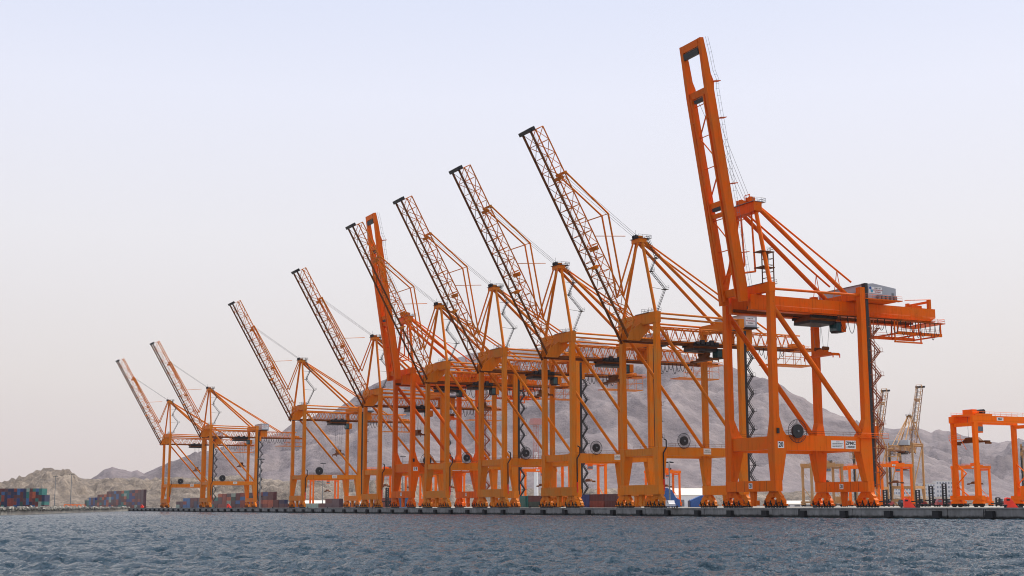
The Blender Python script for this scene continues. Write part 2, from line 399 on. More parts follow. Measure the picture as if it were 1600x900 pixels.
terrain('quarry_hill', [(-260, 775), (-120, 752), (0, 752), (20, 750), (32, 745), (50, 739), (66, 736), (80, 735), (104, 737), (113, 742), (120, 748), (140, 749), (180, 747),
        (230, 750), (300, 747), (370, 745), (440, 752), (500, 748), (560, 755), (620, 750), (680, 756), (760, 760), (860, 768), (960, 766), (1060, 764), (1160, 768), (1260, 772), (1400, 776), (1500, 780), (1700, 790)],
        1900, 420, 300, 'quarry', 17, 0.014, 3.3, 520, 80, power=0.6)
# ------------------------------------------------------------------ quay cranes
GA = 30.5                      # rail gauge
_wheel = MB().tube((-0.17, 0, 0.42), (0.17, 0, 0.45), 0.45, 12).tube((0.14, 0, 0.45), (0.2, 0, 0.45), 0.52, 12).mesh('wheel', 'dark')
_motor = MB().box(-0.9, -0.42, -0.2, 0.2, 0, 0.6).tube((-0.65, 0, 0.5), (-0.65, 0, 1.15), 0.2, 8).mesh('drive_motor', 'dark')
_bogies = {}
def bogie(root, x, yc, top, mat):
    key = (mat, top)
    if key not in _bogies:
        b = MB(); k = top / 3.9
        def Z(poly): return [(u, w * k) for u, w in poly]
        b.prism(Z([(-2.0, 3.88), (2.0, 3.88), (2.3, 3.4), (3.2, 2.8), (3.1, 2.15), (1.7, 2.1), (0.5, 2.5), (-0.5, 2.5), (-1.7, 2.1), (-3.1, 2.15), (-3.2, 2.8), (-2.3, 3.4)]), 'x', -0.5, 0.5)
        for c in (-2.35, 2.35):
            b.prism(Z([(c - 0.6, 2.55), (c + 0.6, 2.55), (c + 1.5, 1.8), (c + 1.65, 1.2), (c + 0.8, 1.1), (c + 0.35, 1.45), (c - 0.35, 1.45), (c - 0.8, 1.1), (c - 1.65, 1.2), (c - 1.5, 1.8)]), 'x', -0.62, 0.62)
            for q in (-1.16, 1.16):
                y = c + q
                b.prism(Z([(y - 0.2, 1.4), (y + 0.2, 1.4), (y + 0.75, 0.95), (y + 0.85, 0.5), (y + 0.5, 0.45), (y + 0.25, 0.85), (y - 0.25, 0.85), (y - 0.5, 0.45), (y - 0.85, 0.5), (y - 0.75, 0.95)]), 'x', -0.4, 0.4)
                b.tube((-0.66, y, 1.15 * k), (0.66, y, 1.15 * k), 0.14, 8)
            b.tube((-0.72, c, 2.15 * k), (0.72, c, 2.15 * k), 0.2, 8)
        b.tube((-0.7, 0, 3.2 * k), (0.7, 0, 3.2 * k), 0.28, 8)
        for s in (-1, 1): b.box(-0.35, 0.35, s * 4.75 - 0.2, s * 4.75 + 0.2, 0.5 * k, 0.95 * k).box(-.2, .2, s * 4.2, s * 4.6, .55 * k, .85 * k)
        _bogies[key] = b.mesh('bogie', mat)
    o = link('bogie', _bogies[key], root); o.location = (x, yc, 0)
    for c in (-3.5, -1.2, 1.2, 3.5): m_ = link('drive_motor', _motor, o); m_.location = (0, c, 0.75)
    for c in (-2.35, 2.35):
        for q in (-1.16, 1.16):
            for p in (-0.56, 0.56):
                w = link('wheel', _wheel, o); w.location = (0, c + q + p, 0.012)

def zigzag_stair(root, x0, x1, y, z0, z1, rise, mat, out=1):
    """switch-back stair in the x-z plane with a landing at every turn"""
    b = MB(); z = z0; k = 0
    while z + rise <= z1:
        xa, xb = (x0, x1) if k % 2 == 0 else (x1, x0)
        for dy in (-0.42, 0.42):
            b.beam((xa, y + dy, z), (xb, y + dy, z + rise), 0.12, 0.30)
            b.tube((xa, y + dy, z + 1.05), (xb, y + dy, z + rise + 1.05), 0.06, 4)
            b.tube((xa, y + dy, z), (xa, y + dy, z + 1.05), 0.035, 4).tube((xb, y + dy, z + rise), (xb, y + dy, z + rise + 1.05), 0.035, 4)
        n = 7
        for i in range(n): 
            t = (i + .5) / n; b.box(xa + (xb - xa) * t - 0.13, xa + (xb - xa) * t + 0.13, y - 0.42, y + 0.42, z + rise * t - 0.02, z + rise * t + 0.02)
        e = 0.55 if xb > xa else -0.55
        b.box(min(xb, xb + e) - 0.3, max(xb, xb + e) + 0.3, y - 0.75, y + 0.75, z + rise - 0.06, z + rise + 0.04)
        for dy in (-0.72, 0.72): b.tube((xb + e, y + dy, z + rise), (xb + e, y + dy, z + rise + 1.1), 0.035, 4)
        b.tube((xb + e, y - 0.72, z + rise + 1.1), (xb + e, y + 0.72, z + rise + 1.1), 0.035, 4)
        if xb > xa: b.beam((x0 - 1.2, y, z + rise - 0.1), (xb, y, z + rise - 0.1), 0.1, 0.12)
        z += rise; k += 1
    b.build('stairs', mat, root)

def cable_reel(root, x, y, z, r, open_spokes):
    b = MB()
    b.tube((x, y - 0.3, z), (x, y + 0.3, z), r * 0.6 if open_spokes else r * 0.93, 24)
    n = 34; rim = [Vector((x + r * math.cos(6.28319 * i / n), y, z + r * math.sin(6.28319 * i / n))) for i in range(n + 1)]
    b.path(rim, 0.08, 4)
    if open_spokes:
        for p in rim[:-1]: b.tube((x, y, z), p, 0.06, 4)
    o = b.build('cable_reel', 'dark', root)
    MB().tube((x, y - 0.55, z), (x, y + 0.9, z), 0.28, 12).build('hub', 'grey_steel', o)
    return o

def spreader(root, x, z, gz, mat):
    """head block and spreader frame on four hoist ropes"""
    o = (MB().box(x - 1.1, x + 1.1, -6.05, 6.05, z, z + 0.45).box(x - 1.25, x + 1.25, -6.1, -5.6, z - 0.25, z + 0.35).box(x - 1.25, x + 1.25, 5.6, 6.1, z - 0.25, z + 0.35)
         .box(x - 1.0, x + 1.0, -3.0, 3.0, z + 0.45, z + 1.0).box(x - 0.8, x + 0.8, -2.0, 2.0, z + 1.0, z + 1.9)).build('spreader', mat, root)
    MB().tube((x - 0.9, -1.7, z + 2.1), (x + 0.9, -1.7, z + 2.1), 0.55, 12).tube((x - 0.9, 1.7, z + 2.1), (x + 0.9, 1.7, z + 2.1), 0.55, 12).box(x - .5, x + .5, -1.6, 1.6, z + 1.7, z + 2.2).build('head_block', 'rust_brown', o)
    for sx in (-1, 1):
        for sy in (-1, 1):
            MB().box(x + sx * 1.15 - 0.12, x + sx * 1.15 + 0.12, sy * 6.2 - 0.1, sy * 6.2 + 0.1, z - 0.9, z + 0.1).build('flipper', mat, o)
            bar('hoist_rope', (x + sx * 0.7, sy * 1.7, z + 2.2), (x + sx * 1.6, sy * 1.9, gz), 0.05, 'rope', root, 4)

def trolley(root, x, gz, yw, mat, cabside=1):
    o = (MB().box(x - 4.2, x + 4.2, -yw, yw, gz - 1.5, gz - 0.75).box(x - 3.6, x - 2.6, -yw - .3, yw + .3, gz - 0.75, gz - 0.2).box(x + 2.6, x + 3.6, -yw - .3, yw + .3, gz - 0.75, gz - 0.2)
         .box(x - 5.2, x + 1.0, -yw - 0.9, -yw, gz - 1.2, gz - 1.05)).build('trolley', 'rust_brown', root)
    m = MB()
    m.box(x - 4.6, x + 4.4, -yw - .35, -yw + .35, gz - 0.9, gz + 0.35).box(x - 4.6, x + 4.4, yw - .35, yw + .35, gz - 0.9, gz + 0.35).box(x - 4.5, x + 4.3, -yw + .3, yw - .3, gz - 2.3, gz - 1.52)
    for i in range(5): m.box(x - 4.2 + i * 1.75, x - 2.9 + i * 1.75, -yw - .9, -yw + 0.2, gz - 0.4, gz + 0.4 + 0.55 * (i % 2))
    m.build('trolley_machinery', 'dark', o)
    railing(MB(), [(x - 5.2, -yw - .85, gz - 1.05), (x + 4.2, -yw - .85, gz - 1.05)], r=0.04).build('railing', 'dark', o)
    cx = x + 5.6
    cab = MB().prism([(cx - 1.4, gz - 1.5), (cx + 1.6, gz - 1.5), (cx + 1.6, gz - 3.6), (cx + 1.0, gz - 4.5), (cx - 1.0, gz - 4.6), (cx - 1.5, gz - 4.0)], 'y', -yw - .3, -yw + 2.6).build('operator_cab', 'dark', root)
    MB().box(cx + 0.2, cx + 1.75, -yw - .36, -yw + 2.66, gz - 4.3, gz - 1.45).build('cab_back', mat, cab)
    MB().box(cx - 1.56, cx - 0.1, -yw - .34, -yw + 2.64, gz - 4.1, gz - 2.0).build('cab_window', 'cab_glass', cab)

def festoon(root, xa, xb, y, z, n, drop):
    MB().box(xa - 1, xb + 1, y - 0.12, y + 0.12, z, z + 0.2).build('festoon_rail', 'rust_brown', root)
    st = (xb - xa) / n
    for i in range(n):
        x0 = xa + i * st; pts = []
        for k in range(9):
            t = k / 8; pts.append((x0 + st * t, y, z - 0.3 - drop * (1 + 0.25 * math.sin(i * 2.3)) * (1 - (2 * t - 1) ** 2) ** 0.7))
        MB().path(pts, 0.10, 4).tube((x0, y, z), (x0, y, z - 0.5), 0.14, 6).build('cable_loop', 'rubber', root)

def house(root, x0, x1, y0, y1, z0, z1, ridge, sign):
    o = MB().prism([(x0, z0), (x1, z0), (x1, z1 - (ridge * 1.2 if sign == 'big' else 0)), (x0 + (x1 - x0) * 0.28, z1 + ridge), (x0, z1)], 'y', y0, y1).build('machinery_house', 'house', root)
    cap = MB().beam((x0 - .12, y0 - .15, z1 + 0.03), (x0 - .12, y1 + .15, z1 + 0.03), 0.3, 0.12).build('roof_edge', 'grey_steel', o)
    if sign == 'big':
        sx0, sx1, sz0, sz1 = x0 + 1.8, x0 + 6.4, z1 - 2.35, z1 - 0.55
        MB().box(sx0, sx1, y0 - 0.05, y0 - 0.01, sz0, sz1).build('sign_panel', 'white', o)
        MB().tube((sx0 + 0.45, y0 - 0.08, sz1 - 0.4), (sx0 + 0.45, y0 - 0.052, sz1 - 0.4), 0.42, 12).build('emblem', 'ink_blue', o)
        MB().tube((sx0 + 0.95, y0 - 0.08, sz0 + 0.62), (sx0 + 0.95, y0 - 0.052, sz0 + 0.62), 0.46, 12).build('emblem', 'ink_cyan', o)
        cx = sx0 + 3.0
        for k, (t, m) in enumerate((('PORT OF', 'ink'), ('KHORFAKKAN', 'ink_red'), ('SHARJAH', 'ink_red'))):
            text('lettering', t, 0.52, m, (cx, y0 - 0.062, sz1 - 0.38 - k * 0.52), o, 0.012)
        for k in range(5): MB().box(x0 + 4.2 + k * 1.45, x0 + 5.1 + k * 1.45, y0 - 1.0, y0 - 0.2, z0 + 0.05, z0 + 1.2).build('cabinet', 'grey_steel', o)
        b = MB().box(x0 - 1, x1 + 0.8, y0 - 1.7, y0 - 0.02, z0 - 0.25, z0).box(x0 - 1.2, x1, y0, y1, z0 - 0.3, z0 - 0.02); b.build('platform', 'red_orange', o)
        railing(MB(), [(x0 - 1, y0 - 1.6, z0), (x1 + 0.7, y0 - 1.6, z0)], r=0.04).build('railing', 'red_orange', o)
        MB().box(x1 - 1.6, x1 - 0.7, y0 - 0.045, y0 - 0.012, z0 + 0.1, z0 + 2.2).build('door', 'grey_steel', o)
    else:
        w = x1 - x0
        MB().box(x0 + w * 0.10, x0 + w * 0.86, y0 - 0.05, y0 - 0.01, z0 + 0.7, z1 - 0.8).build('sign_panel', 'white', o)
        for k, (t, m) in enumerate((('PORT OF', 'ink'), ('KHORFAKKAN', 'ink_red'), ('SHARJAH', 'ink'))):
            text('lettering', t, 0.55, m, (x0 + w * 0.48, y0 - 0.062, z1 - 1.2 - k * 0.72), o, 0.01, 0.95)
        MB().box(x0, x1, y0 - 1.2, y0 - .02, z0 - 0.2, z0).box(x0 + 0.01, x1 - 0.01, y0, y1, z0 - 0.35, z0 - 0.02).build('platform', 'dark', o)
    return o

TYPE_A = dict(w=10.05, bog=3.9, sill=6.8, pb=15.4, pt=17.9, leg=55.3, top=58.6, gb=50.7, gt=55.2, apex=83.0, hx=-5.2, ang=61.4, L=69.7, dep=4.8, fold=True, mat='amber')
TYPE_C = dict(w=9.6, bog=3.7, sill=6.3, pb=14.8, pt=17.1, leg=50.6, top=53.4, gb=46.0, gt=50.1, apex=78.0, hx=-4.2, ang=60.2, L=68.0, dep=4.6, fold=False, mat='amber')

def frame(root, P, mat, hw=0.78, big=False):
    w = P['w']
    for x, inn in ((0, 1), (GA, -1)):
        for s in (-1, 1):
            def lv(z, fx, fy, h=hw):
                x0, x1 = x - h, x + h; y0, y1 = s * w - h, s * w + h
                if inn > 0: x1 += fx
                else: x0 -= fx
                if s > 0: y0 -= fy
                else: y1 += fy
                return (z, x0, x1, y0, y1)
            if big:
                cap = P['leg'] if x == 0 else P['ltop']
                L = [lv(P['sill'] + 0.01, 0.25, 0.2, 1.02), lv(P['pb'], 1.9, 1.0, 1.0), lv(P['pt'], 1.9, 1.0, 0.98), lv(P['pt'] + 1.2, 1.1, 0.7, 0.95), lv(P['pt'] + 4.8, 0.0, 0.0, 0.92), lv(cap, 0, 0, 0.86)]
            else:
                L = [lv(P['sill'] + 0.01, 0.1, 0.05, 0.9), lv(P['pb'], 1.3, 0.8, 0.9), lv(P['pt'], 1.0, 0.6, 0.9), lv(P['pt'] + 0.05, 0, 0, hw), lv(P['leg'], 0, 0, hw)]
            lg = MB().loft(L).build('leg', mat, root)
            bogie(root, x, s * w * 0.93, P['bog'], mat)
        MB().box(x - 1.05, x + 1.05, -w - 1.15, w + 1.15, P['bog'], P['sill']).build('sill_beam', mat, root)
        MB().box(x - 0.6, x + 0.6, -w + 1.5, w - 1.5, P['pb'] + (0.2 if big else 0.12), P['pt'] - (0.35 if big else 0.25)).build('portal_beam', mat, root)
        # storm anchor under the middle of the sill
        MB().prism([(-1.0, P['bog']), (1.0, P['bog']), (0.55, 0.35), (-0.55, 0.35)], 'x', x - 0.5, x + 0.5).build('storm_anchor', mat, root)
        MB().box(x - 0.9, x - 0.5, -3.3, -2.1, 0.6, 1.9).build('junction_box', mat, root)
    for s in (-1, 1):
        y = s * w
        MB().box(0.9, GA - 0.9, y - 0.72, y + 0.72, P['pb'] - 0.02, P['pt'] - 0.03).build('portal_beam', mat, root)
        railing(MB(), [(3.0, y - 0.8, P['pt'] - 0.03), (GA - 1.5, y - 0.8, P['pt'] - 0.03)], r=0.035).build('railing', 'rust_brown', root)

def lattice_crane(ypos, P, label, trol=22.0, spr=42.0, number='', root=None, mat=None, extras=True):
    mat = mat or P['mat']; w = P['w']; d, gb, gt = P['dep'], P['gb'], P['gt']
    root = root or empty('container_crane', (D, ypos, G))
    tag(root, label, 'crane', 'ship to shore cranes along the quay')
    frame(root, P, mat)
    # upper frame
    MB().box(-0.95, 0.95, -w - 0.95, w + 0.95, P['leg'], P['top']).build('top_beam', mat, root)
    MB().box(GA - 1.0, GA + 1.0, -w - 0.95, w + 0.95, P['leg'] - 0.1, P['leg'] + 2.7).build('landside_beam', mat, root)
    for s in (-1, 1):
        for z in (P['top'] - 0.45, P['top'] - 1.9):
            bar('tie_tube', (0.9, s * w, z), (GA - 0.9, s * w, z - 0.4), 0.32, mat, root, 8)
        bar('diagonal', (0.6, s * w, P['leg'] - 0.9), (GA - 0.7, s * w, P['pt'] + 0.2), 0.52, mat, root, 10)
        bar('tower_leg', (0.1, s * w * 0.94, P['top'] - 0.1), (0.6, s * 1.5, P['apex'] - 1.0), 0.50, mat, root, 10)
        bar('backstay', (1.2, s * 1.7, P['apex'] - 1.2), (GA - 0.6, s * 3.4, P['leg'] + 2.5), 0.50, mat, root, 10)
        bar('rear_stay', (1.4, s * 1.2, P['apex'] - 0.8), (49, s * 2.0, gt + 0.1), 0.30, mat, root, 8)
        bar('stay_post', (39.5, s * 1.9, P['apex'] - 0.8 + (gt - P['apex'] + 0.9) * (39.5 - 1.4) / 47.6), (39.5, s * 1.9, gt), 0.10, mat, root, 6)
        MB().prism([(P['hx'] - 0.9, gb - 0.35), (P['hx'] + 3.5, gb - 0.3), (2.8, gt - 0.4), (1.4, P['leg'] + 0.5), (-1.5, P['leg'] + 0.5), (P['hx'] + 0.2, gb + 2.4)],
                   'y', s * 2.75 - 0.22, s * 2.75 + 0.22).build('hinge_bracket', mat, root)
        MB().prism([(GA - 1.6, gt - 0.2), (GA + 1.6, gt - 0.2), (GA + 0.8, P['leg'] + 0.3), (GA - 0.8, P['leg'] + 0.3)] if gt < P['leg'] else [(GA - 1.5, gb + .5), (GA + 1.5, gb + .5), (GA + 0.8, P['leg']), (GA - 0.8, P['leg'])], 'y', s * 3.0 - 0.2, s * 3.0 + 0.2).build('girder_hanger', mat, root)
    head = MB().box(-0.9, 1.9, -2.3, 2.3, P['apex'] - 1.7, P['apex'] - 0.4).box(-0.4, 1.2, -1.2, 1.2, P['apex'] - 0.4, P['apex'] + 0.5).build('apex_head', mat, root)
    b = MB().box(-1.3, 3.4, -2.6, 2.6, P['apex'] - 0.42, P['apex'] - 0.3)
    railing(b, [(-1.3, -2.6, P['apex'] - .35), (3.4, -2.6, P['apex'] - .35), (3.4, 2.6, P['apex'] - .35)], r=0.05, step=1.2).build('apex_platform', 'dark', head)
    for s in (-0.7, 0.7): MB().tube((-0.9, s - 0.15, P['apex'] + 0.2), (-0.9, s + 0.15, P['apex'] + 0.2), 0.7, 12).build('sheave', 'dark', head)
    bar('mast', (-0.8, 0, P['apex'] + 0.3), (-0.8, 0, P['apex'] + 2.4), 0.05, 'dark', head, 4)
    # main girder: trussed box
    b = MB()
    for s in (-1, 1): b.box(P['hx'] + 1, 64, s * 2.4 - 0.26, s * 2.4 + 0.26, gb - 0.4, gb + 0.4)
    for i in range(24): x = P['hx'] + 1.5 + i * (62 - P['hx']) / 23; b.box(x - 0.12, x + 0.12, -2.2, 2.2, gb + 0.05, gb + 0.3)
    gird = b.build('girder', 'rust_brown', root)
    for s in (-1, 1): bar('top_chord', (P['hx'] + 4, s * 1.9, gt), (60, s * 1.9, gt), 0.22, mat, gird, 6)
    nb = 17; st = 56.0 / nb; x0 = 3.0
    for i in range(nb):
        xa = x0 + i * st
        for s in (-1, 1):
            bar('brace', (xa, s * 2.4, gb + .3), (xa + st / 2, s * 1.9, gt), 0.135, mat, gird, 5)
            bar('brace', (xa + st / 2, s * 1.9, gt), (xa + st, s * 2.4, gb + .3), 0.135, mat, gird, 5)
        bar('cross_tie', (xa + st / 2, -1.9, gt), (xa + st / 2, 1.9, gt), 0.11, mat, gird, 5)
    b = MB().box(4, 62, -3.5, -2.75, gb - 0.1, gb + 0.0)
    railing(b, [(4, -3.45, gb), (62, -3.45, gb)], r=0.04).build('walkway', mat, gird)
    b = MB().box(59, 65.5, -3.4, 3.4, gb - 0.35, gb - 0.15)
    railing(b, [(59, -3.3, gb - .15), (65.4, -3.3, gb - .15), (65.4, 3.3, gb - .15)], r=0.05).build('end_platform', mat, gird)
    MB().box(57.5, 60.5, -1.5, 1.5, gb + 0.5, gb + 1.9).tube((61.5, -1.6, gb + 1.0), (61.5, 1.6, gb + 1.0), 0.8, 12).build('winch', mat, gird)
    # hanging service cradle under the rear end
    b = MB()
    for s in (-1, 1):
        y = s * 3.0; b.tube((47, y, gb - 5.2), (64, y, gb - 5.2), 0.16, 5).tube((53, y, gb - 2.6), (64, y, gb - 2.6), 0.1, 5)
        for x in (53, 57, 61, 64): b.tube((x, y, gb - 0.3), (x, y, gb - 5.2), 0.09, 5)
        b.tube((53, y, gb - 5.2), (57, y, gb - .4), 0.07, 4).tube((57, y, gb - 5.2), (61, y, gb - .4), 0.07, 4)
    for x in (47, 53, 57, 61, 64): b.tube((x, -3, gb - 5.2), (x, 3, gb - 5.2), 0.09, 5)
    b.box(47, 64, -2.9, 2.9, gb - 5.35, gb - 5.25); b.build('service_cradle', mat, root)
    festoon(root, 34, 52, -3.9, gb - 0.5, 11, 2.6)
    # boom, raised
    ca, sa = math.cos(R(P['ang'])), math.sin(R(P['ang'])); L = P['L']
    def bp(s, n, y): return Vector((P['hx'] - ca * s + sa * n, y * 1.18, gb + sa * s + ca * n))
    nb = 16; st = L / nb
    b = MB(); nrm = (sa, 0, ca)
    for s in (-1, 1): b.beam(bp(-1, 0, s * 2.2), bp(L, 0, s * 2.2), 0.42, 0.62, nrm)
    for i in range(nb + 1): b.beam(bp(i * st, 0, -2.1), bp(i * st, 0, 2.1), 0.16, 0.2, nrm)
    for i in range(nb): b.beam(bp(i * st, 0, -2.0 if i % 2 else 2.0), bp((i + 1) * st, 0, 2.0 if i % 2 else -2.0), 0.12, 0.12, nrm)
    boom = b.build('boom', 'rust_brown', root)  # shade under the raised boom put into the chords' dark brown
    for s in (-1, 1):
        bar('top_chord', bp(0.5, 0.4, s * 2.2), bp(4.5, d, s * 2.0), 0.235, mat, boom, 6)
        bar('top_chord', bp(4.5, d, s * 2.0), bp(L, d, s * 2.0), 0.235, mat, boom, 6)
    for i in range(nb + 1):
        a = i * st
        if a > 3:
            for s in (-1, 1):
                bar('post', bp(a, 0.2, s * 2.2), bp(a, d, s * 2.0), 0.12, mat, boom, 5)
            bar('cross_tie', bp(a, d, -2.0), bp(a, d, 2.0), 0.13, mat, boom, 5)
        if i < nb and a > 3:
            for s in (-1, 1):
                bar('brace', bp(a, 0.2 if i % 2 else d, s * 2.1), bp(a + st, d if i % 2 else 0.2, s * 2.1), 0.125, mat, boom, 5)
            bar('brace', bp(a, d, -2.0 if i % 2 else 2.0), bp(a + st, d, 2.0 if i % 2 else -2.0), 0.11, mat, boom, 5)
    MB().beam(bp(L + 0.5, 0.3, -3.6), bp(L + 0.5, 0.3, 3.6), 1.2, 1.3, nrm).beam(bp(L + 0.5, -0.9, -3.5), bp(L + 0.5, -0.9, -1.8), 1.0, 1.1, nrm).build('tip_beam', 'dark', boom)
    MB().beam(bp(L - 15.5, d + 0.1, -2.4), bp(L - 15.5, d + 0.1, 2.4), 0.8, 0.9, nrm).beam(bp(L - 16.5, d - 1.2, -1.6), bp(L - 16.5, d - 1.2, 1.6), 1.1, 1.0, nrm).build('stay_anchor', mat, boom)
    MB().beam(bp(L * 0.35, -0.6, -3.9), bp(L * 0.35, -0.6, -1.9), 1.1, 1.0, nrm).tube(bp(L * 0.35, 0.3, -4.4), bp(L * 0.35, 0.3, 3.0), 0.28, 8).build('lamp_bracket', mat, boom)
    MB().beam(bp(L * 0.42, d - 0.8, -1.8), bp(L * 0.42, d - 0.8, 1.8), 1.3, 0.8, nrm).build('sheave_frame', mat, boom)
    wk = MB().beam(bp(3, 0.42, -1.45), bp(L - 1, 0.42, -1.45), 0.6, 0.05, nrm)
    for q in (0.55, 1.1): wk.tube(bp(3, 0.42 + q, -1.0), bp(L - 1, 0.42 + q, -1.0), 0.04, 4)
    wk.build('boom_walkway', 'grey_steel', boom)
    bar('lamp_arm', bp(L * 0.47, d, -2.0), bp(L * 0.47, d, -2.0) + Vector((10.8, 0, 0.9)), 0.125, mat, boom, 5)
    # stays and hoist ropes
    for s in (-1, 1):
        att = bp(L - 15.5, d + 0.4, s * 2.0); ap = Vector((-0.6, s * 1.6, P['apex'] - 1.1))
        if P['fold']:
            e1 = Vector((-11.6, s * 1.95, 89.3)); e2 = Vector((-6.6, s * 1.95, 64.0))
            pts = [att, e1, e2, ap]
            bar('stay_strut', bp(38, d, s * 1.9), e1, 0.13, mat, root, 6)
        else:
            e2 = bp(14.5, d + 1.3, s * 1.9); pts = [att, e2, ap]
        for a, c in zip(pts, pts[1:]): bar('forestay', a, c, 0.29 if P['fold'] else 0.26, mat, root, 8)
    for y in (-1.5, -0.2, 1.3):
        bar('hoist_rope', (-0.9, y * 0.8, P['apex'] + 0.4), bp(L - 15.5, d + 0.3, y), 0.055, 'rope', root, 4)
    # access to the apex: stair runs and landings clipped to the tower leg
    if extras:
        b = MB(); q = [(2.0, -2.4, P['apex'] - 0.4), (4.6, -3.2, P['apex'] - 6.5), (2.0, -4.0, P['apex'] - 11), (6.4, -5.2, P['apex'] - 16.5), (2.4, -6.8, P['top'] + 0.6)]
        for a, c in zip(q, q[1:]):
            for dy in (-0.4, 0.4):
                a2, c2 = Vector(a) + Vector((0, dy, 0)), Vector(c) + Vector((0, dy, 0))
                b.beam(a2, c2, 0.07, 0.16).tube(a2 + Vector((0, 0, 1)), c2 + Vector((0, 0, 1)), 0.05, 4)
            for i in range(12): t = (i + .5) / 12; p = Vector(a).lerp(Vector(c), t); b.box(p.x - .14, p.x + .14, p.y - .4, p.y + .4, p.z - .03, p.z + .03)
            b.box(c[0] - 0.9, c[0] + 0.9, c[1] - 0.8, c[1] + 0.8, c[2] - 0.08, c[2])
            railing(b, [(c[0] + .9, c[1] - .8, c[2]), (c[0] + .9, c[1] + .8, c[2])], r=0.05, step=.8)
            b.tube((c[0], c[1], c[2] - 0.1), (0.4 + 0.0 * c[0], -1.5 - (P['apex'] - c[2]) * (w * .94 - 1.5) / (P['apex'] - P['top']), c[2]), 0.07, 4)
        b.build('apex_stairs', 'stair', root)
        b = MB().box(-1.2, 2.0, -7.5, 0.5, P['top'] + 0.02, P['top'] + 0.14)
        for k in range(2): railing(b, [(-1.2, -7.5 + 4 * k, P['top'] + 0.1), (2.0, -7.5 + 4 * k, P['top'] + .1), (2.0, -3.5 + 4 * k, P['top'] + .1)], r=0.05, h=1.3, step=1.0)
        b.build('beam_platform', 'grey_steel', root)
    zigzag_stair(root, GA + 2.2, GA + 4.2, -w - 0.1, 4.6, gb - 2, 2.75, 'stair')
    MB().box(GA + 0.89, GA + 1.75, -w - 0.75, -w + 0.2, 5.2, P['leg'] - 1).build('lift_rail', 'dark', root)
    MB().box(GA + 1.76, GA + 2.9, -w - 0.85, -w + 0.5, gb - 2.6, gb + 0.6).build('lift_cabin', mat, root)
    cable_reel(root, 8.2, -w - 1.1, P['pt'] + 1.9, 2.25 if P['fold'] else 2.0, P['fold'])
    MB().path([(1.15, -w - 0.95, P['pt'] + 2.4), (2.0, -w - .95, P['pt'] + 2.0), (2.0, -w - 0.95, P['pt'] - 0.2), (0.9, -w - 1.05, P['pt'] - 1.8), (0.95, -w - 1.05, P['sill'] - 1.5)], 0.19, 6).build('supply_cable', 'rubber', root)
    MB().box(0.72, 1.15, -w - 1.22, -w - 0.95, P['sill'] - 1.8, P['sill'] + 1.6).build('cable_guard', 'signal_red', root)
    pl = MB().box(15.4, 18.1, -w - 0.76, -w - 0.73, P['pb'] + 0.5, P['pt'] - 0.25).build('name_plate', 'cream', root)
    text('lettering', 'PORT OF\nKHORFAKKAN', 0.42, 'ink', (16.75, -w - 0.775, (P['pb'] + P['pt']) / 2 + 0.1), pl, 0.0, 0.9)
    if number:
        np_ = MB().box(-0.55, 0.45, -w - 1.19, -w - 1.153, P['bog'] + 0.7, P['sill'] - 0.7).build('number_plate', 'white', root)
        text('lettering', number, 0.95, 'ink', (-0.05, -w - 1.2, (P['bog'] + P['sill']) / 2), np_, 0.03, 0.7)
    trolley(root, trol, gb, 3.2, mat)
    spreader(root, trol + 1.2, spr, gb - 1.5, 'rust_brown')
    house(root, 34.3, 39.2, -7.2, 9.0, gt + 0.9, gt + 4.9, 0.25, 'small')
    for y in (-4.5, 5.0): MB().box(34.6, 38.9, y - 0.3, y + 0.3, gb + 0.5, gt + 0.54).build('house_support', mat, root)
    return root
TYPE_B = dict(w=10.05, bog=4.2, sill=7.0, pb=14.9, pt=18.9, leg=56.7, ltop=59.9, gb=52.5, gt=56.6, apex=82.6, mat='red_orange')
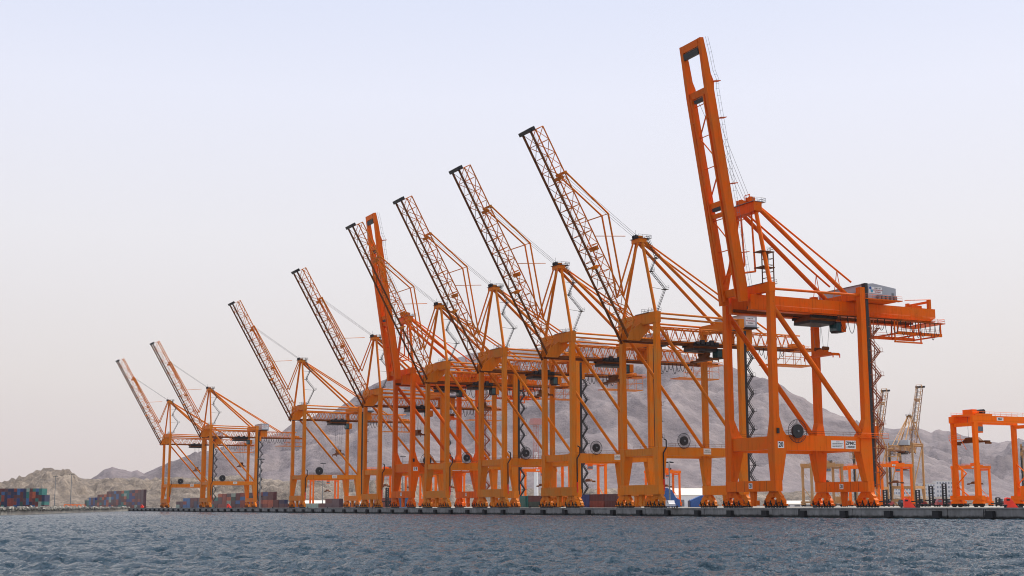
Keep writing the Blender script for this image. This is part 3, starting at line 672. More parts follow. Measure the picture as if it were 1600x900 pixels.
def box_crane(ypos, label, number, trol=22.5, spr=41.5, detail=True):
    P = TYPE_B; mat = P['mat']; w = P['w']; gb, gt = P['gb'], P['gt']
    root = empty('container_crane', (D, ypos, G)); tag(root, label, 'crane', 'ship to shore cranes along the quay')
    frame(root, P, mat, big=True)
    for s in (-1, 1):
        # seams where the field joints of the legs are flanged
        for x, z in ((0, 51.2), (GA, 50.5)): MB().box(x - 0.93, x + 0.93, s * w - 0.93, s * w + 0.93, z, z + 0.12).build('leg_flange', mat, root)
        MB().box(-0.95, 0.95, s * w - 0.95, s * w + 0.95, P['leg'], P['leg'] + 2.6).build('leg_cap', mat, root)
        bar('diagonal', (0.7, s * w, P['gt'] - 4.0), (GA - 1.6, s * w, P['pt'] + 0.3), 0.72, mat, root, 12)
        bar('tower_leg', (0.0, s * w, P['leg'] + 2.3), (0.5, s * 4.0, P['apex'] - 2.4), 0.56, mat, root, 12)
        bar('tie_tube', (0.9, s * w, P['leg'] + 0.9), (GA - 0.9, s * w, P['leg'] + 1.0), 0.36, mat, root, 10)
        bar('backstay', (1.2, s * 4.0, P['apex'] - 1.6), (33.0, s * 4.6, gt - 0.1), 0.60, mat, root, 12)
        bar('rear_stay', (1.5, s * 3.6, P['apex'] - 0.9), (32.0, s * 4.6, P['ltop'] + 2.4), 0.28, mat, root, 8)
        for dx in (-1.6, 1.6): bar('stay_post', (27.2, s * 4.5, P['ltop'] + 5.3), (27.2 + dx, s * 4.5, gt), 0.11, mat, root, 6)
        # twin box girders
        g = MB().loft([(-2.8, 0, 0, 0, 0)]) if False else MB().prism([(-2.8, gb), (59.8, gb), (62.0, gb + 1.4), (62.0, gt - 0.2), (-2.8, gt)], 'y', s * 4.4 - 0.7, s * 4.4 + 0.7).build('girder', mat, root)
        MB().box(-2.8, 61.3, s * 4.4 - 1.15, s * 4.4 + 1.15, gb - 0.16, gb - 0.003).build('bottom_flange', mat, g)
        MB().box(-2.6, 61.0, s * 4.4 - s * 1.2 - 0.25, s * 4.4 - s * 1.2 + 0.25, gb + 0.3, gb + 1.0).build('trolley_rail_beam', 'rust_brown', g)
        b = MB().box(2, 61, s * 5.15, s * 6.0, gt - 2.6, gt - 2.5) if s > 0 else MB().box(2, 61, -6.0, -5.15, gb + 0.1, gb + 0.2)
        y = s * 5.95
        railing(b, [(2, y, gb + .2 if s < 0 else gt - 2.5), (61, y, gb + .2 if s < 0 else gt - 2.5)], r=0.035).build('walkway', mat, g)
    for x in (13, 46.5, 60.5): MB().box(x - 0.5, x + 0.5, -3.69, 3.69, gb + 1.6, gt - 0.6).build('cross_beam', mat, root)
    MB().prism([(-w + 0.96, P['leg'] + 0.1), (w - 0.96, P['leg'] + 0.1), (w - 0.96, P['leg'] + 2.5), (-w + 0.96, P['leg'] + 2.5)], 'x', -0.8, 0.8).build('top_beam', mat, root)
    MB().prism([(-w + 0.87, gt + 0.03), (w - 0.87, gt + 0.03), (w - 0.87, P['ltop'] - 1.35), (-w + 0.87, P['ltop'] - 1.35)], 'x', GA - 0.8, GA + 0.8).build('landside_beam', mat, root)
    for s in (-1, 1): MB().prism([(-1.4, gt), (1.4, gt), (0.75, P['leg'] + 0.2), (-0.75, P['leg'] + 0.2)], 'y', s * 4.4 - 0.5, s * 4.4 + 0.5).build('girder_hanger', mat, root)
    # apex head
    head = MB().prism([(-5.2, P['apex'] - 2.9), (-3.4, P['apex'] - 3.1), (3.4, P['apex'] - 3.1), (5.2, P['apex'] - 2.9), (5.2, P['apex'] - 0.4), (-5.2, P['apex'] - 0.4)], 'x', -0.9, 1.7).build('apex_head', mat, root)
    b = MB().box(-1.3, 3.0, -5.4, 5.4, P['apex'] - 0.39, P['apex'] - 0.28)
    railing(b, [(-1.3, -5.3, P['apex'] - .3), (3.0, -5.3, P['apex'] - .3), (3.0, 5.3, P['apex'] - .3)], r=0.05, step=1.2).build('apex_platform', 'grey_steel', head)
    for y in (-2.2, 2.2):
        MB().tube((0.2, y - 0.5, P['apex'] + 0.6), (0.2, y + 0.5, P['apex'] + 0.6), 0.95, 14).box(-0.9, 1.3, y - 0.7, y - 0.55, P['apex'] - 0.3, P['apex'] + 1.3).box(-0.9, 1.3, y + 0.55, y + 0.7, P['apex'] - 0.3, P['apex'] + 1.3).build('sheave', mat, head)
    b = MB()
    for y in (-3.0, -0.8): b.tube((-0.6, y, P['apex'] - .3), (-0.6, y, P['apex'] + 2.0), 0.12, 5)
    b.tube((-0.6, -3.0, P['apex'] + 2.0), (-0.6, -0.8, P['apex'] + 2.0), 0.12, 5).build('lifting_frame', mat, head)
    # boom, raised almost upright: twin box beams with ties
    a0, a1 = Vector((-4.3, 0, 54.6)), Vector((-16.4, 0, 126.3)); u = (a1 - a0).normalized(); nr = Vector((u.z, 0, -u.x)); L = (a1 - a0).length
    def bp(s, n, y): return a0 + u * s + nr * n + Vector((0, y, 0))
    boom = None; prof = [(0.0, -1.9, 0.9), (0.06, -1.6, 1.4), (0.5, -1.45, 1.4), (0.80, -1.35, 1.35), (0.83, -1.25, 1.75), (0.86, -1.2, 1.1), (0.93, -0.95, 0.95), (1.0, -0.8, 0.55)]
    for s in (-1, 1):
        b = MB(); o = 0; y0, y1 = s * 4.4 - 0.62, s * 4.4 + 0.62
        for t, na, nb_ in prof: b.v += [bp(t * L, na * .9, y0), bp(t * L, nb_ * .9, y0), bp(t * L, nb_ * .9, y1), bp(t * L, na * .9, y1)]
        b.f.append((3, 2, 1, 0))
        for k in range(len(prof) - 1): q = 4 * k; b.f += [(q + i, q + (i + 1) % 4, q + 4 + (i + 1) % 4, q + 4 + i) for i in range(4)]
        q = 4 * (len(prof) - 1); b.f.append((q, q + 1, q + 2, q + 3))
        bm_ = b.build('boom', mat, root)
        MB().beam(bp(1, -1.2, s * 2.9), bp(L * 0.79, -0.9, s * 2.9), 0.5, 0.7, tuple(nr)).build('boom_rail_beam', mat, bm_)
        for t in (0.1, 0.3, 0.5, 0.7):
            MB().beam(bp(L * t, -1.1, s * 2.6), bp(L * t, -1.1, s * 3.75), 0.25, 0.25, tuple(nr)).build('rail_bracket', mat, bm_)
        if s < 0: boom = bm_
    for t, h, m in ((0.985, 2.0, mat), (0.80, 1.9, mat), (0.375, 1.5, mat), (0.335, 1.1, mat), (0.04, 2.0, mat)):
        MB().beam(bp(t * L, -0.1, -3.69), bp(t * L, -0.1, 3.69), h, 1.5, tuple(nr)).build('cross_beam', m, root)
    MB().beam(bp(L * 0.955, -0.5, -3.5), bp(L * 0.955, -0.5, 3.5), 1.7, 0.9, tuple(nr)).build('tip_machinery', 'dark', root)
    MB().beam(bp(L * 0.775, -0.4, -2.4), bp(L * 0.775, -0.4, 2.2), 1.0, 0.9, tuple(nr)).build('sheave_block', 'dark', root)
    MB().beam(bp(L * 0.358, -0.4, -2.2), bp(L * 0.358, -0.4, 2.0), 1.0, 1.1, tuple(nr)).build('sheave_block', 'dark', root)
    for k, t in enumerate((0.40, 0.52, 0.64)):
        s = 1 if k % 2 == 0 else -1
        bar('brace', bp(L * t, 0.2, 3.7 * s), bp(L * (t + 0.12), 0.2, -3.7 * s), 0.20, mat, root, 6)
        bar('cross_tie', bp(L * (t + 0.12), 0.2, -3.7), bp(L * (t + 0.12), 0.2, 3.7), 0.14, mat, root, 6)
    for k, t in enumerate((0.08, 0.20)):
        s = 1 if k % 2 == 0 else -1
        bar('brace', bp(L * t, 0.2, 3.7 * s), bp(L * (t + 0.12), 0.2, -3.7 * s), 0.20, mat, root, 6)
        bar('cross_tie', bp(L * (t + 0.12), 0.2, -3.7), bp(L * (t + 0.12), 0.2, 3.7), 0.14, mat, root, 6)
    b = MB()
    for y in (-5.6,):                                            # ladder-way with hoops up the back of the near beam
        pts = [bp(L * t, n, y) for t, n in ((0.05, 1.6), (0.80, 1.6), (0.835, 2.1), (0.87, 1.4), (0.94, 1.2), (1.0, 0.8))]
        for off in (Vector((0, 0, 0)), nr * 0.8): b.path([p + off for p in pts], 0.045, 4)
        for a, c in zip(pts, pts[1:]):
            n = max(2, int((c - a).length / 2.0))
            for i in range(n): p = a.lerp(c, i / n); b.tube(p - nr * 0.3, p + nr * 0.8, 0.035, 4)
    b.build('boom_ladder', 'grey_steel', boom)
    for t in (0.18, 0.30, 0.44, 0.69, 0.83): MB().beam(bp(L * t, 1.3, -4.9), bp(L * t, 3.4, -4.9), 1.6, 0.16).build('landing', mat, boom)
    for y in (-1.2, -0.4, 0.4, 1.2): bar('hoist_rope', (0.2, y * 1.5, P['apex'] + 1.4), bp(L * 0.78, 1.0, y * 2.2), 0.055, 'rope', root, 4)
    for s in (-1, 1):
        e = Vector((1.0, s * 2.4, 64.6 + s * 1.2)); bar('forestay', (0.2, s * 2.4, P['apex'] - 2.9), e, 0.27, mat, root, 8); bar('forestay', e, bp(L * 0.105, 1.2, s * 3.6), 0.27, mat, root, 8)
    # lattice stair tower on the top beam
    if detail:
        b = MB(); xs, ys, z0, z1 = (1.2, 3.2), (-7.6, -5.2), P['leg'] + 2.5, P['leg'] + 11.5
        for x in xs:
            for y in ys: b.box(x - .12, x + .12, y - .12, y + .12, z0, z1)
        for k in range(6):
            z = z0 + k * 1.75
            for x in xs: b.box(x - .06, x + .06, ys[0], ys[1], z, z + .12)
            for y in ys: b.box(xs[0], xs[1], y - .06, y + .06, z + .001, z + .121)
        for z in (z0 + 4.4, z1 - 0.3): b.box(-1.4, xs[1], ys[0] - 0.6, ys[1] + 0.2, z, z + 0.22)
        railing(b, [(xs[0], ys[0], z1), (xs[1], ys[0], z1), (xs[1], ys[1], z1)], r=0.05, step=.9).build('stair_tower', 'rust_brown', root)
        b = MB().box(-1, 3.4, -8.8, 8.8, P['leg'] + 2.52, P['leg'] + 2.6)
        railing(b, [(3.3, -8.7, P['leg'] + 2.6), (3.3, 8.7, P['leg'] + 2.6)], r=0.05, step=1.2).build('beam_platform', 'rust_brown', root)
    trolley(root, trol, gb, 3.9, mat)
    spreader(root, trol + 2, spr, gb - 1.5, mat)
    house(root, 32.2, 43.6, -9.6, 10.0, gt + 0.33, P['ltop'] + 1.15, 0.45, 'big')
    for x in (35, 41):
        for y in (-4.4, 4.4): MB().box(x - 0.5, x + 0.5, y - 0.5, y + 0.5, gt - 0.01, gt + 0.02).build('house_support', mat, root)
    festoon(root, 26, 47, -6.6, gb - 0.4, 8, 3.6)
    festoon(root, 47.5, 62, -6.6, gb - 0.6, 8, 3.6)
    b = MB()
    for y in (-5.6, 5.6):
        b.box(47, 63.5, y - 0.25, y + 0.25, gb - 4.2, gb - 3.3)
        for x in (47.2, 55, 63.2): b.box(x - .15, x + .15, y - .15, y + .15, gb - 4.2, gb - .1)
        railing(b, [(47, y, gb - 3.3), (63.5, y, gb - 3.3)], r=0.04)
    for x in (47.3, 55, 63.1): b.box(x - .2, x + .2, -5.3, 5.3, gb - 4.1, gb - 3.7)
    b.box(45.5, 55.5, -6.4, -5.9, gb - 6.6, gb - 6.2).box(45.5, 45.8, -6.3, -6.0, gb - 6.2, gb - .2).box(55, 55.3, -6.3, -6.0, gb - 6.2, gb - 3)
    b.build('service_cradle', mat, root)
    b = MB()
    for y in (-4.4, 4.4): b.box(60.0, 60.8, y - .5, y + .5, gt - .2, gt + 2.6)
    b.box(60.1, 60.7, -4, 4, gt + 1.6, gt + 2.2).box(55.5, 59, -3, 3, gt - 1.0, gt + 0.9).build('rear_frame', mat, root)
    b = MB().box(59, 64.6, -6.2, 6.2, gb - 0.45, gb - 0.2)
    railing(b, [(59, -6.1, gb - .2), (64.5, -6.1, gb - .2), (64.5, 6.1, gb - .2)], r=0.05).build('end_platform', mat, root)
    bar('lamp_arm', (50, -6, gt + 1.5), (60, -5.5, gt + 2.4), 0.12, mat, root, 5)
    zigzag_stair(root, GA + 2.3, GA + 5.6, -w - 0.2, 6.0, gb - 1, 3.3, 'stair_red')
    b = MB()
    for x in (GA + 2.2, GA + 3.3):
        for y in (-w - 0.95, -w + 0.6): b.box(x - .08, x + .08, y - .08, y + .08, 5, gb - 1)
    for k in range(14): z = 6 + k * 3.3; b.box(GA + 1.5, GA + 3.4, -w - 1.0, -w - .9, z, z + .16).box(GA + 1.5, GA + 3.4, -w + .55, -w + .65, z, z + .16).box(GA + 2.15, GA + 2.25, -w - .95, -w + .6, z + 1.6, z + 1.72)
    b.build('stair_cage', 'stair_red', root)
    MB().box(GA + 0.9, GA + 1.9, -w - 0.95, -w + 0.5, 5.6, P['ltop'] + 1.2).build('lift_rail', 'dark', root)
    MB().box(GA + 1.92, GA + 3.6, -w - 0.9, -w + 0.7, P['pt'] + 0.3, P['pt'] + 3.0).build('lift_cabin', mat, root)
    MB().box(GA + 1.92, GA + 3.4, -w - 0.9, -w + 0.7, 5.4, 9.6).build('lift_base', mat, root)
    b = MB().box(GA - 4, GA + 6.2, -w - 2.0, -w - 1.0, P['pt'] - 0.4, P['pt'] - 0.25)
    railing(b, [(GA - 4, -w - 1.95, P['pt'] - .25), (GA + 6.1, -w - 1.95, P['pt'] - .25)], r=0.05).build('side_platform', mat, root)
    cable_reel(root, 6.2, -w - 1.5, P['pt'] + 0.95, 3.0, True)
    # signs
    y = -w - 0.735
    ps = MB().box(22.6, 26.1, y - 0.03, y, 15.5, 17.75).build('sign_panel', 'white', root)
    text('lettering', 'ZPMC', 1.18, 'ink', (24.35, y - 0.045, 17.0), ps, 0.035, 1.05)
    text('lettering', '上海振华重工', 0.62, 'ink', (24.35, y - 0.045, 15.98), ps, 0.012, 0.85)
    pt = MB().box(17.8, 22.1, y - 0.03, y, 15.6, 17.7).build('sign_panel', 'white', root)
    b = MB(); rnd = random.Random(4)
    for k, (a, c) in enumerate(((19.4, 20.6), (18.2, 21.7), (18.2, 21.6), (18.2, 21.2))):
        x = a
        while x < c:
            q = min(c, x + rnd.uniform(0.15, 0.5)); b.box(x, q, y - 0.045, y - 0.032, 17.22 - k * 0.42, 17.42 - k * 0.42); x = q + 0.09
    b.build('lettering', 'grey_steel', pt)
    n1 = MB().box(0.1, 2.1, -w - 1.005, -w - 0.985, 15.4, 17.1).build('number_plate', 'white', root)
    text('lettering', number, 1.75, 'ink', (1.1, -w - 1.02, 16.25), n1, 0.05, 0.85)
    for x in (-0.0, GA): 
        n2 = MB().box(x - 1.075, x - 1.055, -1.0, 0.6, 5.0, 6.4).build('number_plate', 'white', root)
        t = text('lettering', number, 1.4, 'ink', (x - 1.085, -0.2, 5.7), n2, 0.05, 0.75); t.rotation_euler = (R(90), 0, R(-90))
    for x in (0, GA):
        for y in (-7.2, -4.0, 2.6, 6.3): MB().box(x - 1.056, x - 1.05, y - .06, y + .06, P['bog'] + .02, P['sill'] - .02).build('weld_seam', 'rust_brown', root)
    MB().box(-0.15, 0.55, -w - 1.35, -w - 1.02, 19.2, 20.6).build('control_box', 'dark', root)
    return root

box_crane(303.66, 'red orange crane numbered 20 with upright box beam boom and large grey machinery house', '20')
box_crane(554.5, 'red orange box beam boom crane standing among the amber lattice boom cranes', '19', 20, 38, False)
for y, t, s, lab in ((360.2, 22.5, 45.5, 'amber lattice boom crane standing right beside the crane numbered 20'),
                     (413.2, 20.5, 43.0, 'amber lattice boom crane, second lattice one from the crane numbered 20'),
                     (465.3, 20.0, 42.0, 'amber lattice boom crane, third lattice one from the crane numbered 20'),
                     (517.9, 19.0, 40.5, 'amber lattice boom crane overlapping the upright boom of the smaller looking red orange crane')):
    lattice_crane(y, TYPE_A, lab, t, s)
for y, t, s, lab in ((592.8, 21, 33, 'amber lattice crane with stays folded along its boom, just beyond the second red orange crane'),
                     (703.6, 21, 28, 'lone amber lattice crane standing between two wide gaps on the quay'),
                     (901.1, 22, 27, 'amber lattice crane with its white signed house clear against the sky, near the quay end'),
                     (1020.1, 21, 27, 'farthest amber lattice crane at the rubble end of the quay')):
    lattice_crane(y, TYPE_C, lab, t, s)
# ------------------------------------------------------------------ far quay: faded cranes
for px, d, lab in ((1427, 1200, 'faded beige lattice crane standing clear between the crane numbered 20 and the yard gantry'),
                   (1371, 1240, 'faded beige lattice crane half hidden by the stairs of the crane numbered 20'),
                   (1630, 1230, 'faded beige lattice crane half hidden behind the nearest rubber tyred yard gantry')):
    p = ground_at(px, d); r = empty('container_crane', p, R(212))
    lattice_crane(0, TYPE_C, lab, 24, 30, root=r, mat='pale', extras=False); r['group'] = 'faded cranes on the far quay'

# ------------------------------------------------------------------ rubber tyred yard gantries
_tyre = MB().tube((-0.35, 0, 0.8), (0.35, 0, 0.8), 0.8, 14).mesh('tyre', 'rubber')
def gantry(px, d, label, span=23.5, H=24.5, wb=8.5, rz=0.0, near=False, mat='rtg', num='40.67'):
    r = empty('yard_gantry', ground_at(px, d), rz); tag(r, label, 'gantry crane', 'rubber tyred gantries in the yard')
    for x in (0, span):
        for y in (-wb / 2, wb / 2):
            MB().loft([(2.6, x - .75, x + .75, y - .6, y + .6), (H * .5, x - .62, x + .62, y - .5, y + .5), (H - 0.2, x - .68, x + .68, y - .55, y + .55)]).build('leg', mat, r)
            bg_ = MB().prism([(y - 2.1, 1.0), (y + 2.1, 1.0), (y + 1.5, 1.9), (y + 0.6, 2.0), (y - 0.6, 2.0), (y - 1.5, 1.9)], 'x', x - .55, x + .55).build('wheel_truck', mat, r)
            for q in (-1.15, 1.15): o = link('tyre', _tyre, bg_); o.location = (x, y + q, 0)
        MB().box(x - .7, x + .7, -wb / 2 - 2.0, wb / 2 + 2.0, 1.95, 3.3).build('sill_beam', mat, r)
        MB().box(x - .45, x + .45, -wb / 2 + .6, wb / 2 - .6, H - 1.3, H - 0.3).build('end_tie', mat, r)
        zz = [(x, wb / 2, 13), (x, 0, 9.6), (x, wb / 2, 6.2), (x, -0.5, 3.2)] if near else [(x, wb / 2, 12), (x, -wb / 2, 4)]
        for a, c in zip(zz, zz[1:]): bar('brace', a, c, 0.2, mat, r, 6)
    for y in (-wb / 2, wb / 2):
        g = MB().box(-1.2, span + 1.2, y - .52, y + .52, H - 0.2, H + 1.7).build('girder', mat, r)
        railing(MB().box(-1.2, span + 1.2, y + (-.56 if y < 0 else .52), y + (-.52 if y < 0 else .56), H + 0.2, H + 0.3), [(-1.2, y - .5, H + 1.7), (span + 1.2, y - .5, H + 1.7)], r=0.04).build('railing', mat, g)
    tx = 1.2 if near else span * 0.55
    t = MB().box(tx - 1.2, tx + 5.2, -wb / 2 - .6, wb / 2 + .6, H + 1.72, H + 2.2).box(tx, tx + 1.6, -2.5, 1.5, H + 2.2, H + 3.6).box(tx + 2.6, tx + 4.4, -1.5, 2.5, H + 2.2, H + 3.3).build('trolley', mat, r)
    MB().tube((tx + 4.2, -2.6, H + 3.0), (tx + 4.2, 0.4, H + 3.0), 0.75, 12).build('hoist_drum', 'dark', t)
    cb = MB().box(tx + .4, tx + 2.6, -wb / 2 + 0.7, -wb / 2 + 2.9, H - 3.2, H - 0.4).build('operator_cab', mat, r)
    MB().box(tx + .36, tx + 2.64, -wb / 2 + 0.66, -wb / 2 + 2.5, H - 2.8, H - 1.4).build('cab_window', 'window', cb)
    z = H - 6.0 if near else H - 10
    s = MB().box(tx + 1, tx + 2.8, -6, 6, z, z + .5).prism([(-3.5, z + .5), (3.5, z + .5), (2, z + 1.6), (-2, z + 1.6)], 'x', tx + 1.2, tx + 2.6).build('spreader', 'rust_brown', r)
    for q in (-6, 6): MB().box(tx + .9, tx + 2.9, q - .3, q + .3, z - .5, z - .01).build('flipper', 'rust_brown', s)
    for q in (-1.6, 1.6): bar('hoist_rope', (tx + 1.9, q, z + 1.6), (tx + 1.9, q, H + 1.7), 0.06, 'rope', r, 4)
    MB().box(span - 0.8, span + 0.6, -2.2, 2.2, 3.31, 6.2).build('power_unit', mat, r)
    b = MB().box(-2.6, -.7, -1, 3.6, H - 5.1, H - 5.0); railing(b, [(-2.55, -1, H - 5), (-2.55, 3.6, H - 5)], r=.05)
    for y in (-1, 3.6): b.tube((-2.5, y, H - 5), (-.5, y, H - 8), .08, 5)
    b.build('side_platform', mat, r)
    pl = MB().box(span * .34, span * .34 + 2.6, -wb / 2 - .56, -wb / 2 - .525, H + .35, H + 1.3).build('number_plate', 'white', r)
    text('lettering', num, 0.85, 'ink', (span * .34 + 1.3, -wb / 2 - .575, H + .83), pl, 0.03, 0.9)
    return r
gantry(1512, 402, 'orange rubber tyred gantry with its trolley over the left legs, tallest in the yard', span=24, near=True)
gantry(1498, 905, 'orange yard gantry seen through the legs of the tallest yard gantry')
gantry(1262, 850, 'orange yard gantry seen under the portal beam signed ZPMC', mat='pale')
gantry(1322, 900, 'orange yard gantry between the landside legs of crane 20 and the faded crane', mat='rtg')
gantry(1372, 860, 'orange yard gantry in front of the faded beige crane legs', mat='rtg')
gantry(1014, 1010, 'orange yard gantry framing the white warehouse and blue covers')
gantry(884, 790, 'orange yard gantry behind the blue and maroon container stack')
gantry(816, 960, 'orange yard gantry behind the teal container stack')
for px, d, lab in ((570, 960, 'orange yard gantry behind the lone amber crane, its legs against the hill'), (592, 1080, 'orange yard gantry crowded behind the lattice crane next to the second red orange crane'),
                   (612, 1000, 'orange yard gantry seen between the legs of the second red orange crane'), (642, 1120, 'small looking orange yard gantry beside the second red orange crane'),
                   (676, 1040, 'orange yard gantry seen under the second red orange crane portal'), (486, 1260, 'pale orange yard gantry under the lone amber lattice crane')):
    gantry(px, d, lab)

# ------------------------------------------------------------------ containers
_cont = {}
def cont_mesh(L):
    if L not in _cont:
        b = MB(); h, w = 2.6, 1.22
        for z0, z1 in ((0.0, 0.16), (h - 0.12, h)):
            for s in (-1, 1): b.box(s * w - 0.06 if s > 0 else -w, s * w if s > 0 else -w + 0.06, 0, L, z0, z1)
            for y in (0, L - 0.06): b.box(-w + .06, w - .06, y, y + 0.06, z0, z1)
        for sx in (-w, w - 0.14):
            for y in (0.002, L - 0.162): b.box(sx + .001, sx + 0.139, y, y + 0.16, 0.16, h - 0.12)
        n = int(L / 0.6)                       # folded side sheets
        p = []
        for i in range(n + 1): p.append((-w + (0.07 if i % 2 else 0.03), 0.1 + (L - 0.2) * i / n))
        q = [(-x, y) for x, y in reversed(p)]
        b.prism(p + q, 'z', 0.08, h - 0.04)
        for k in (-1, 1): b.box(k * 0.55 - .02, k * 0.55 + .02, -0.03, 0.09, 0.2, h - 0.15)
        m = b.mesh('shipping_container', 'cream'); _cont[L] = m
    return _cont[L]
CC = {}
for nm, col in (('dark maroon', (0.085, 0.018, 0.020)), ('brick red', (0.20, 0.035, 0.022)), ('deep blue', (0.012, 0.035, 0.15)), ('steel blue', (0.025, 0.10, 0.24)), ('teal green', (0.015, 0.13, 0.12)),
                ('dull purple brown', (0.075, 0.035, 0.045)), ('orange red', (0.34, 0.075, 0.030)), ('pale grey green', (0.22, 0.30, 0.26)), ('dark green', (0.012, 0.055, 0.045)), ('navy', (0.012, 0.018, 0.06)), ('dusty tan', (0.30, 0.20, 0.10))):
    CC[nm] = plain(nm.replace(' ', '_') + '_container_paint', col, 0.55, 0.22, 0.8)
PALETTE = ['dark maroon'] * 9 + ['dull purple brown'] * 5 + ['brick red'] * 5 + ['deep blue'] * 3 + ['steel blue'] * 3 + ['teal green'] * 3 + ['orange red'] * 2 + ['navy'] * 2 + ['pale grey green', 'dark green']
def container(loc, rz, colour, where, group, L=12.19):
    o = link('shipping_container', cont_mesh(L)); o.location = loc; o.rotation_euler = (0, 0, rz)
    o.material_slots[0].link = 'OBJECT'; o.material_slots[0].material = CC[colour]
    return tag(o, colour + ' container' + where, 'container', group)
ORD = ['first', 'second', 'third', 'fourth', 'fifth', 'sixth', 'seventh', 'eighth', 'ninth', 'tenth', 'eleventh', 'twelfth'] + ['%dth' % k for k in range(13, 21)] + ['21st', '22nd', '23rd'] + ['%dth' % k for k in range(24, 31)] + ['31st', '32nd', '33rd'] + ['%dth' % k for k in range(34, 60)]
rc = random.Random(21)
def pick(prev):
    return prev if prev and rc.random() < 0.3 else rc.choice(PALETTE)
# block at the far left: container ends turned towards the water
a = ground_at(71, 1120); rt = Vector((math.cos(YAW), -math.sin(YAW), 0)); prev = None
for c in range(15):
    hgt = 6 if c > 0 else 4
    for k in range(hgt):
        prev = pick(prev); p = a - rt * (2.50 * c + 2.6); container((p.x, p.y, G + k * 2.61), -YAW, prev, ', %s tier, %s column from the light masts, end on block' % (ORD[k], ORD[c]), 'end on container block')
# long stacks, sides towards the water
def long_stack(x0, x1, X, rows, where, group, cap=99):
    y = quay_y(x1, X); y_end = quay_y(x0, X); n = max(1, round((y_end - y) / 12.6)); prev = None
    for c in range(n):
        for k in range(rows(c / n)):
            prev = pick(prev); container((X, y + c * 12.6, G + k * 2.61), 0, prev, ', %s tier, %s column %s' % (ORD[k], ORD[c], where), group)
long_stack(134, 225, 246, lambda t: 6 if t < 0.55 else 5 if t < 0.75 else 3 + int((1 - t) * 8) % 2, 'from the quay in the stepped stack', 'stack beyond the quay end')
long_stack(276, 322, 268, lambda t: 3 if t < 0.7 else 2, 'of the low stack behind the farthest crane', 'low stack under the farthest cranes')
long_stack(331, 384, 268, lambda t: 4 if t < 0.75 else 3, 'under the signed house crane', 'stack behind the signed house crane')
long_stack(389, 446, 268, lambda t: 4 if t > 0.25 else 2, 'of the stack beside the far stairs', 'stack beside the far stairs')
long_stack(447, 532, 268, lambda t: 1 if t > 0.15 else 2, 'of the row under the lone crane', 'single row under the lone crane')
long_stack(533, 640, 272, lambda t: 1 if t > 0.4 else 2, 'behind the second red orange crane', 'row behind the second red crane')
for (px, k, L, colour) in ((824, 0, 6.06, 'teal green'), (824, 1, 6.06, 'teal green'), (848, 0, 12.19, 'dark green'), (848, 1, 12.19, 'dark maroon'), (872, 0, 12.19, 'dark green'), (872, 1, 12.19, 'brick red')):
    container((284, quay_y(px, 284), G + k * 2.61), 0, colour, (' on top ' if k else ' at the bottom ') + 'of the two high teal pile, ' + ('short end one' if L < 7 else 'beside the short ones' if px < 860 else 'half hidden by bogies'), 'two high teal pile', L)
for (px, k, colour) in ((925, 0, 'deep blue'), (925, 1, 'deep blue'), (948, 0, 'brick red'), (948, 1, 'dark maroon'), (972, 0, 'dark maroon'), (972, 1, 'dull purple brown'), (997, 0, 'dull purple brown'), (1168, 0, 'navy')):
    container((276, quay_y(px, 276), G + k * 2.61), 0, colour, (' on top, %s' if k else ' on the ground, %s') % ORD[(925, 948, 972, 997, 1168).index(px)] + (' along from the blue end, maroon pile' if px < 1100 else ' box, under the sill of crane 20'), 'blue and maroon pile')

# ------------------------------------------------------------------ masts, towers, buildings
def light_mast(px, top, d, label, group='tall lighting masts'):
    p = ground_at(px, d); h = at_depth(px, top, d).z - G; r = empty('light_mast', p); tag(r, label, 'light mast', group)
    MB().tube((0, 0, 0), (0, 0, h), 0.42, 8, 0.2).build('pole', 'grey_steel', r)
    MB().tube((-1.7, 0, h), (1.7, 0, h), 0.16, 6).tube((0, -1.7, h), (0, 1.7, h), 0.16, 6).build('head_frame', 'grey_steel', r)
    for k in range(4):
        a_ = k * math.pi / 2; MB().box(math.cos(a_) * 1.7 - .45, math.cos(a_) * 1.7 + .45, math.sin(a_) * 1.7 - .45, math.sin(a_) * 1.7 + .45, h - .55, h - .1).build('floodlight', 'dark', r)
light_mast(63, 748, 1350, 'lighting mast rising just behind the end on container block')
light_mast(84, 743, 1190, 'lighting mast standing between the two left container stacks, nearer the end on block')
light_mast(109, 739, 1150, 'taller lighting mast between the two left container stacks')
light_mast(405, 716, 830, 'thin lighting mast beside the stairs of the crane with the white signed house')
light_mast(503, 723, 1100, 'lighting mast behind the cable reel of the lone amber crane')
light_mast(628, 712, 1050, 'lighting mast seen between the legs of the second red orange crane')
light_mast(1046, 722, 620, 'dark lighting pole in front of the white warehouse')
def tower(px, top, d):
    p = ground_at(px, d); h = at_depth(px, top, d).z - G; r = empty('signal_tower', p); tag(r, 'slim white tower with faded red lattice top in front of the mountain', 'tower')
    MB().tube((0, 0, 0), (0, 0, h * 0.62), 2.6, 12, 1.6).build('shaft', 'white', r)
    b = MB()
    for s in (-1, 1):
        for t in (-1, 1): b.tube((s * 2.0, t * 2.0, h * 0.42), (s * 2.0, t * 2.0, h * .97), 0.28, 5)
    for k in range(8):
        z = h * (0.42 + k * 0.07)
        for s in (-1, 1): b.tube((s * 2, -2, z), (s * 2, 2, z), .2, 4).tube((-2, s * 2, z), (2, s * 2, z), .2, 4).tube((-2, s * 2, z), (2, s * 2, z + h * .07), .16, 4)
    b.build('lattice', 'pink_mast', r)
    MB().box(-5.2, 5.2, -5.2, 5.2, h * .93, h * .97).box(-4.6, 4.6, -4.6, 4.6, h * .97, h).build('top_platform', 'pink_mast', r)
tower(837, 654, 1450)

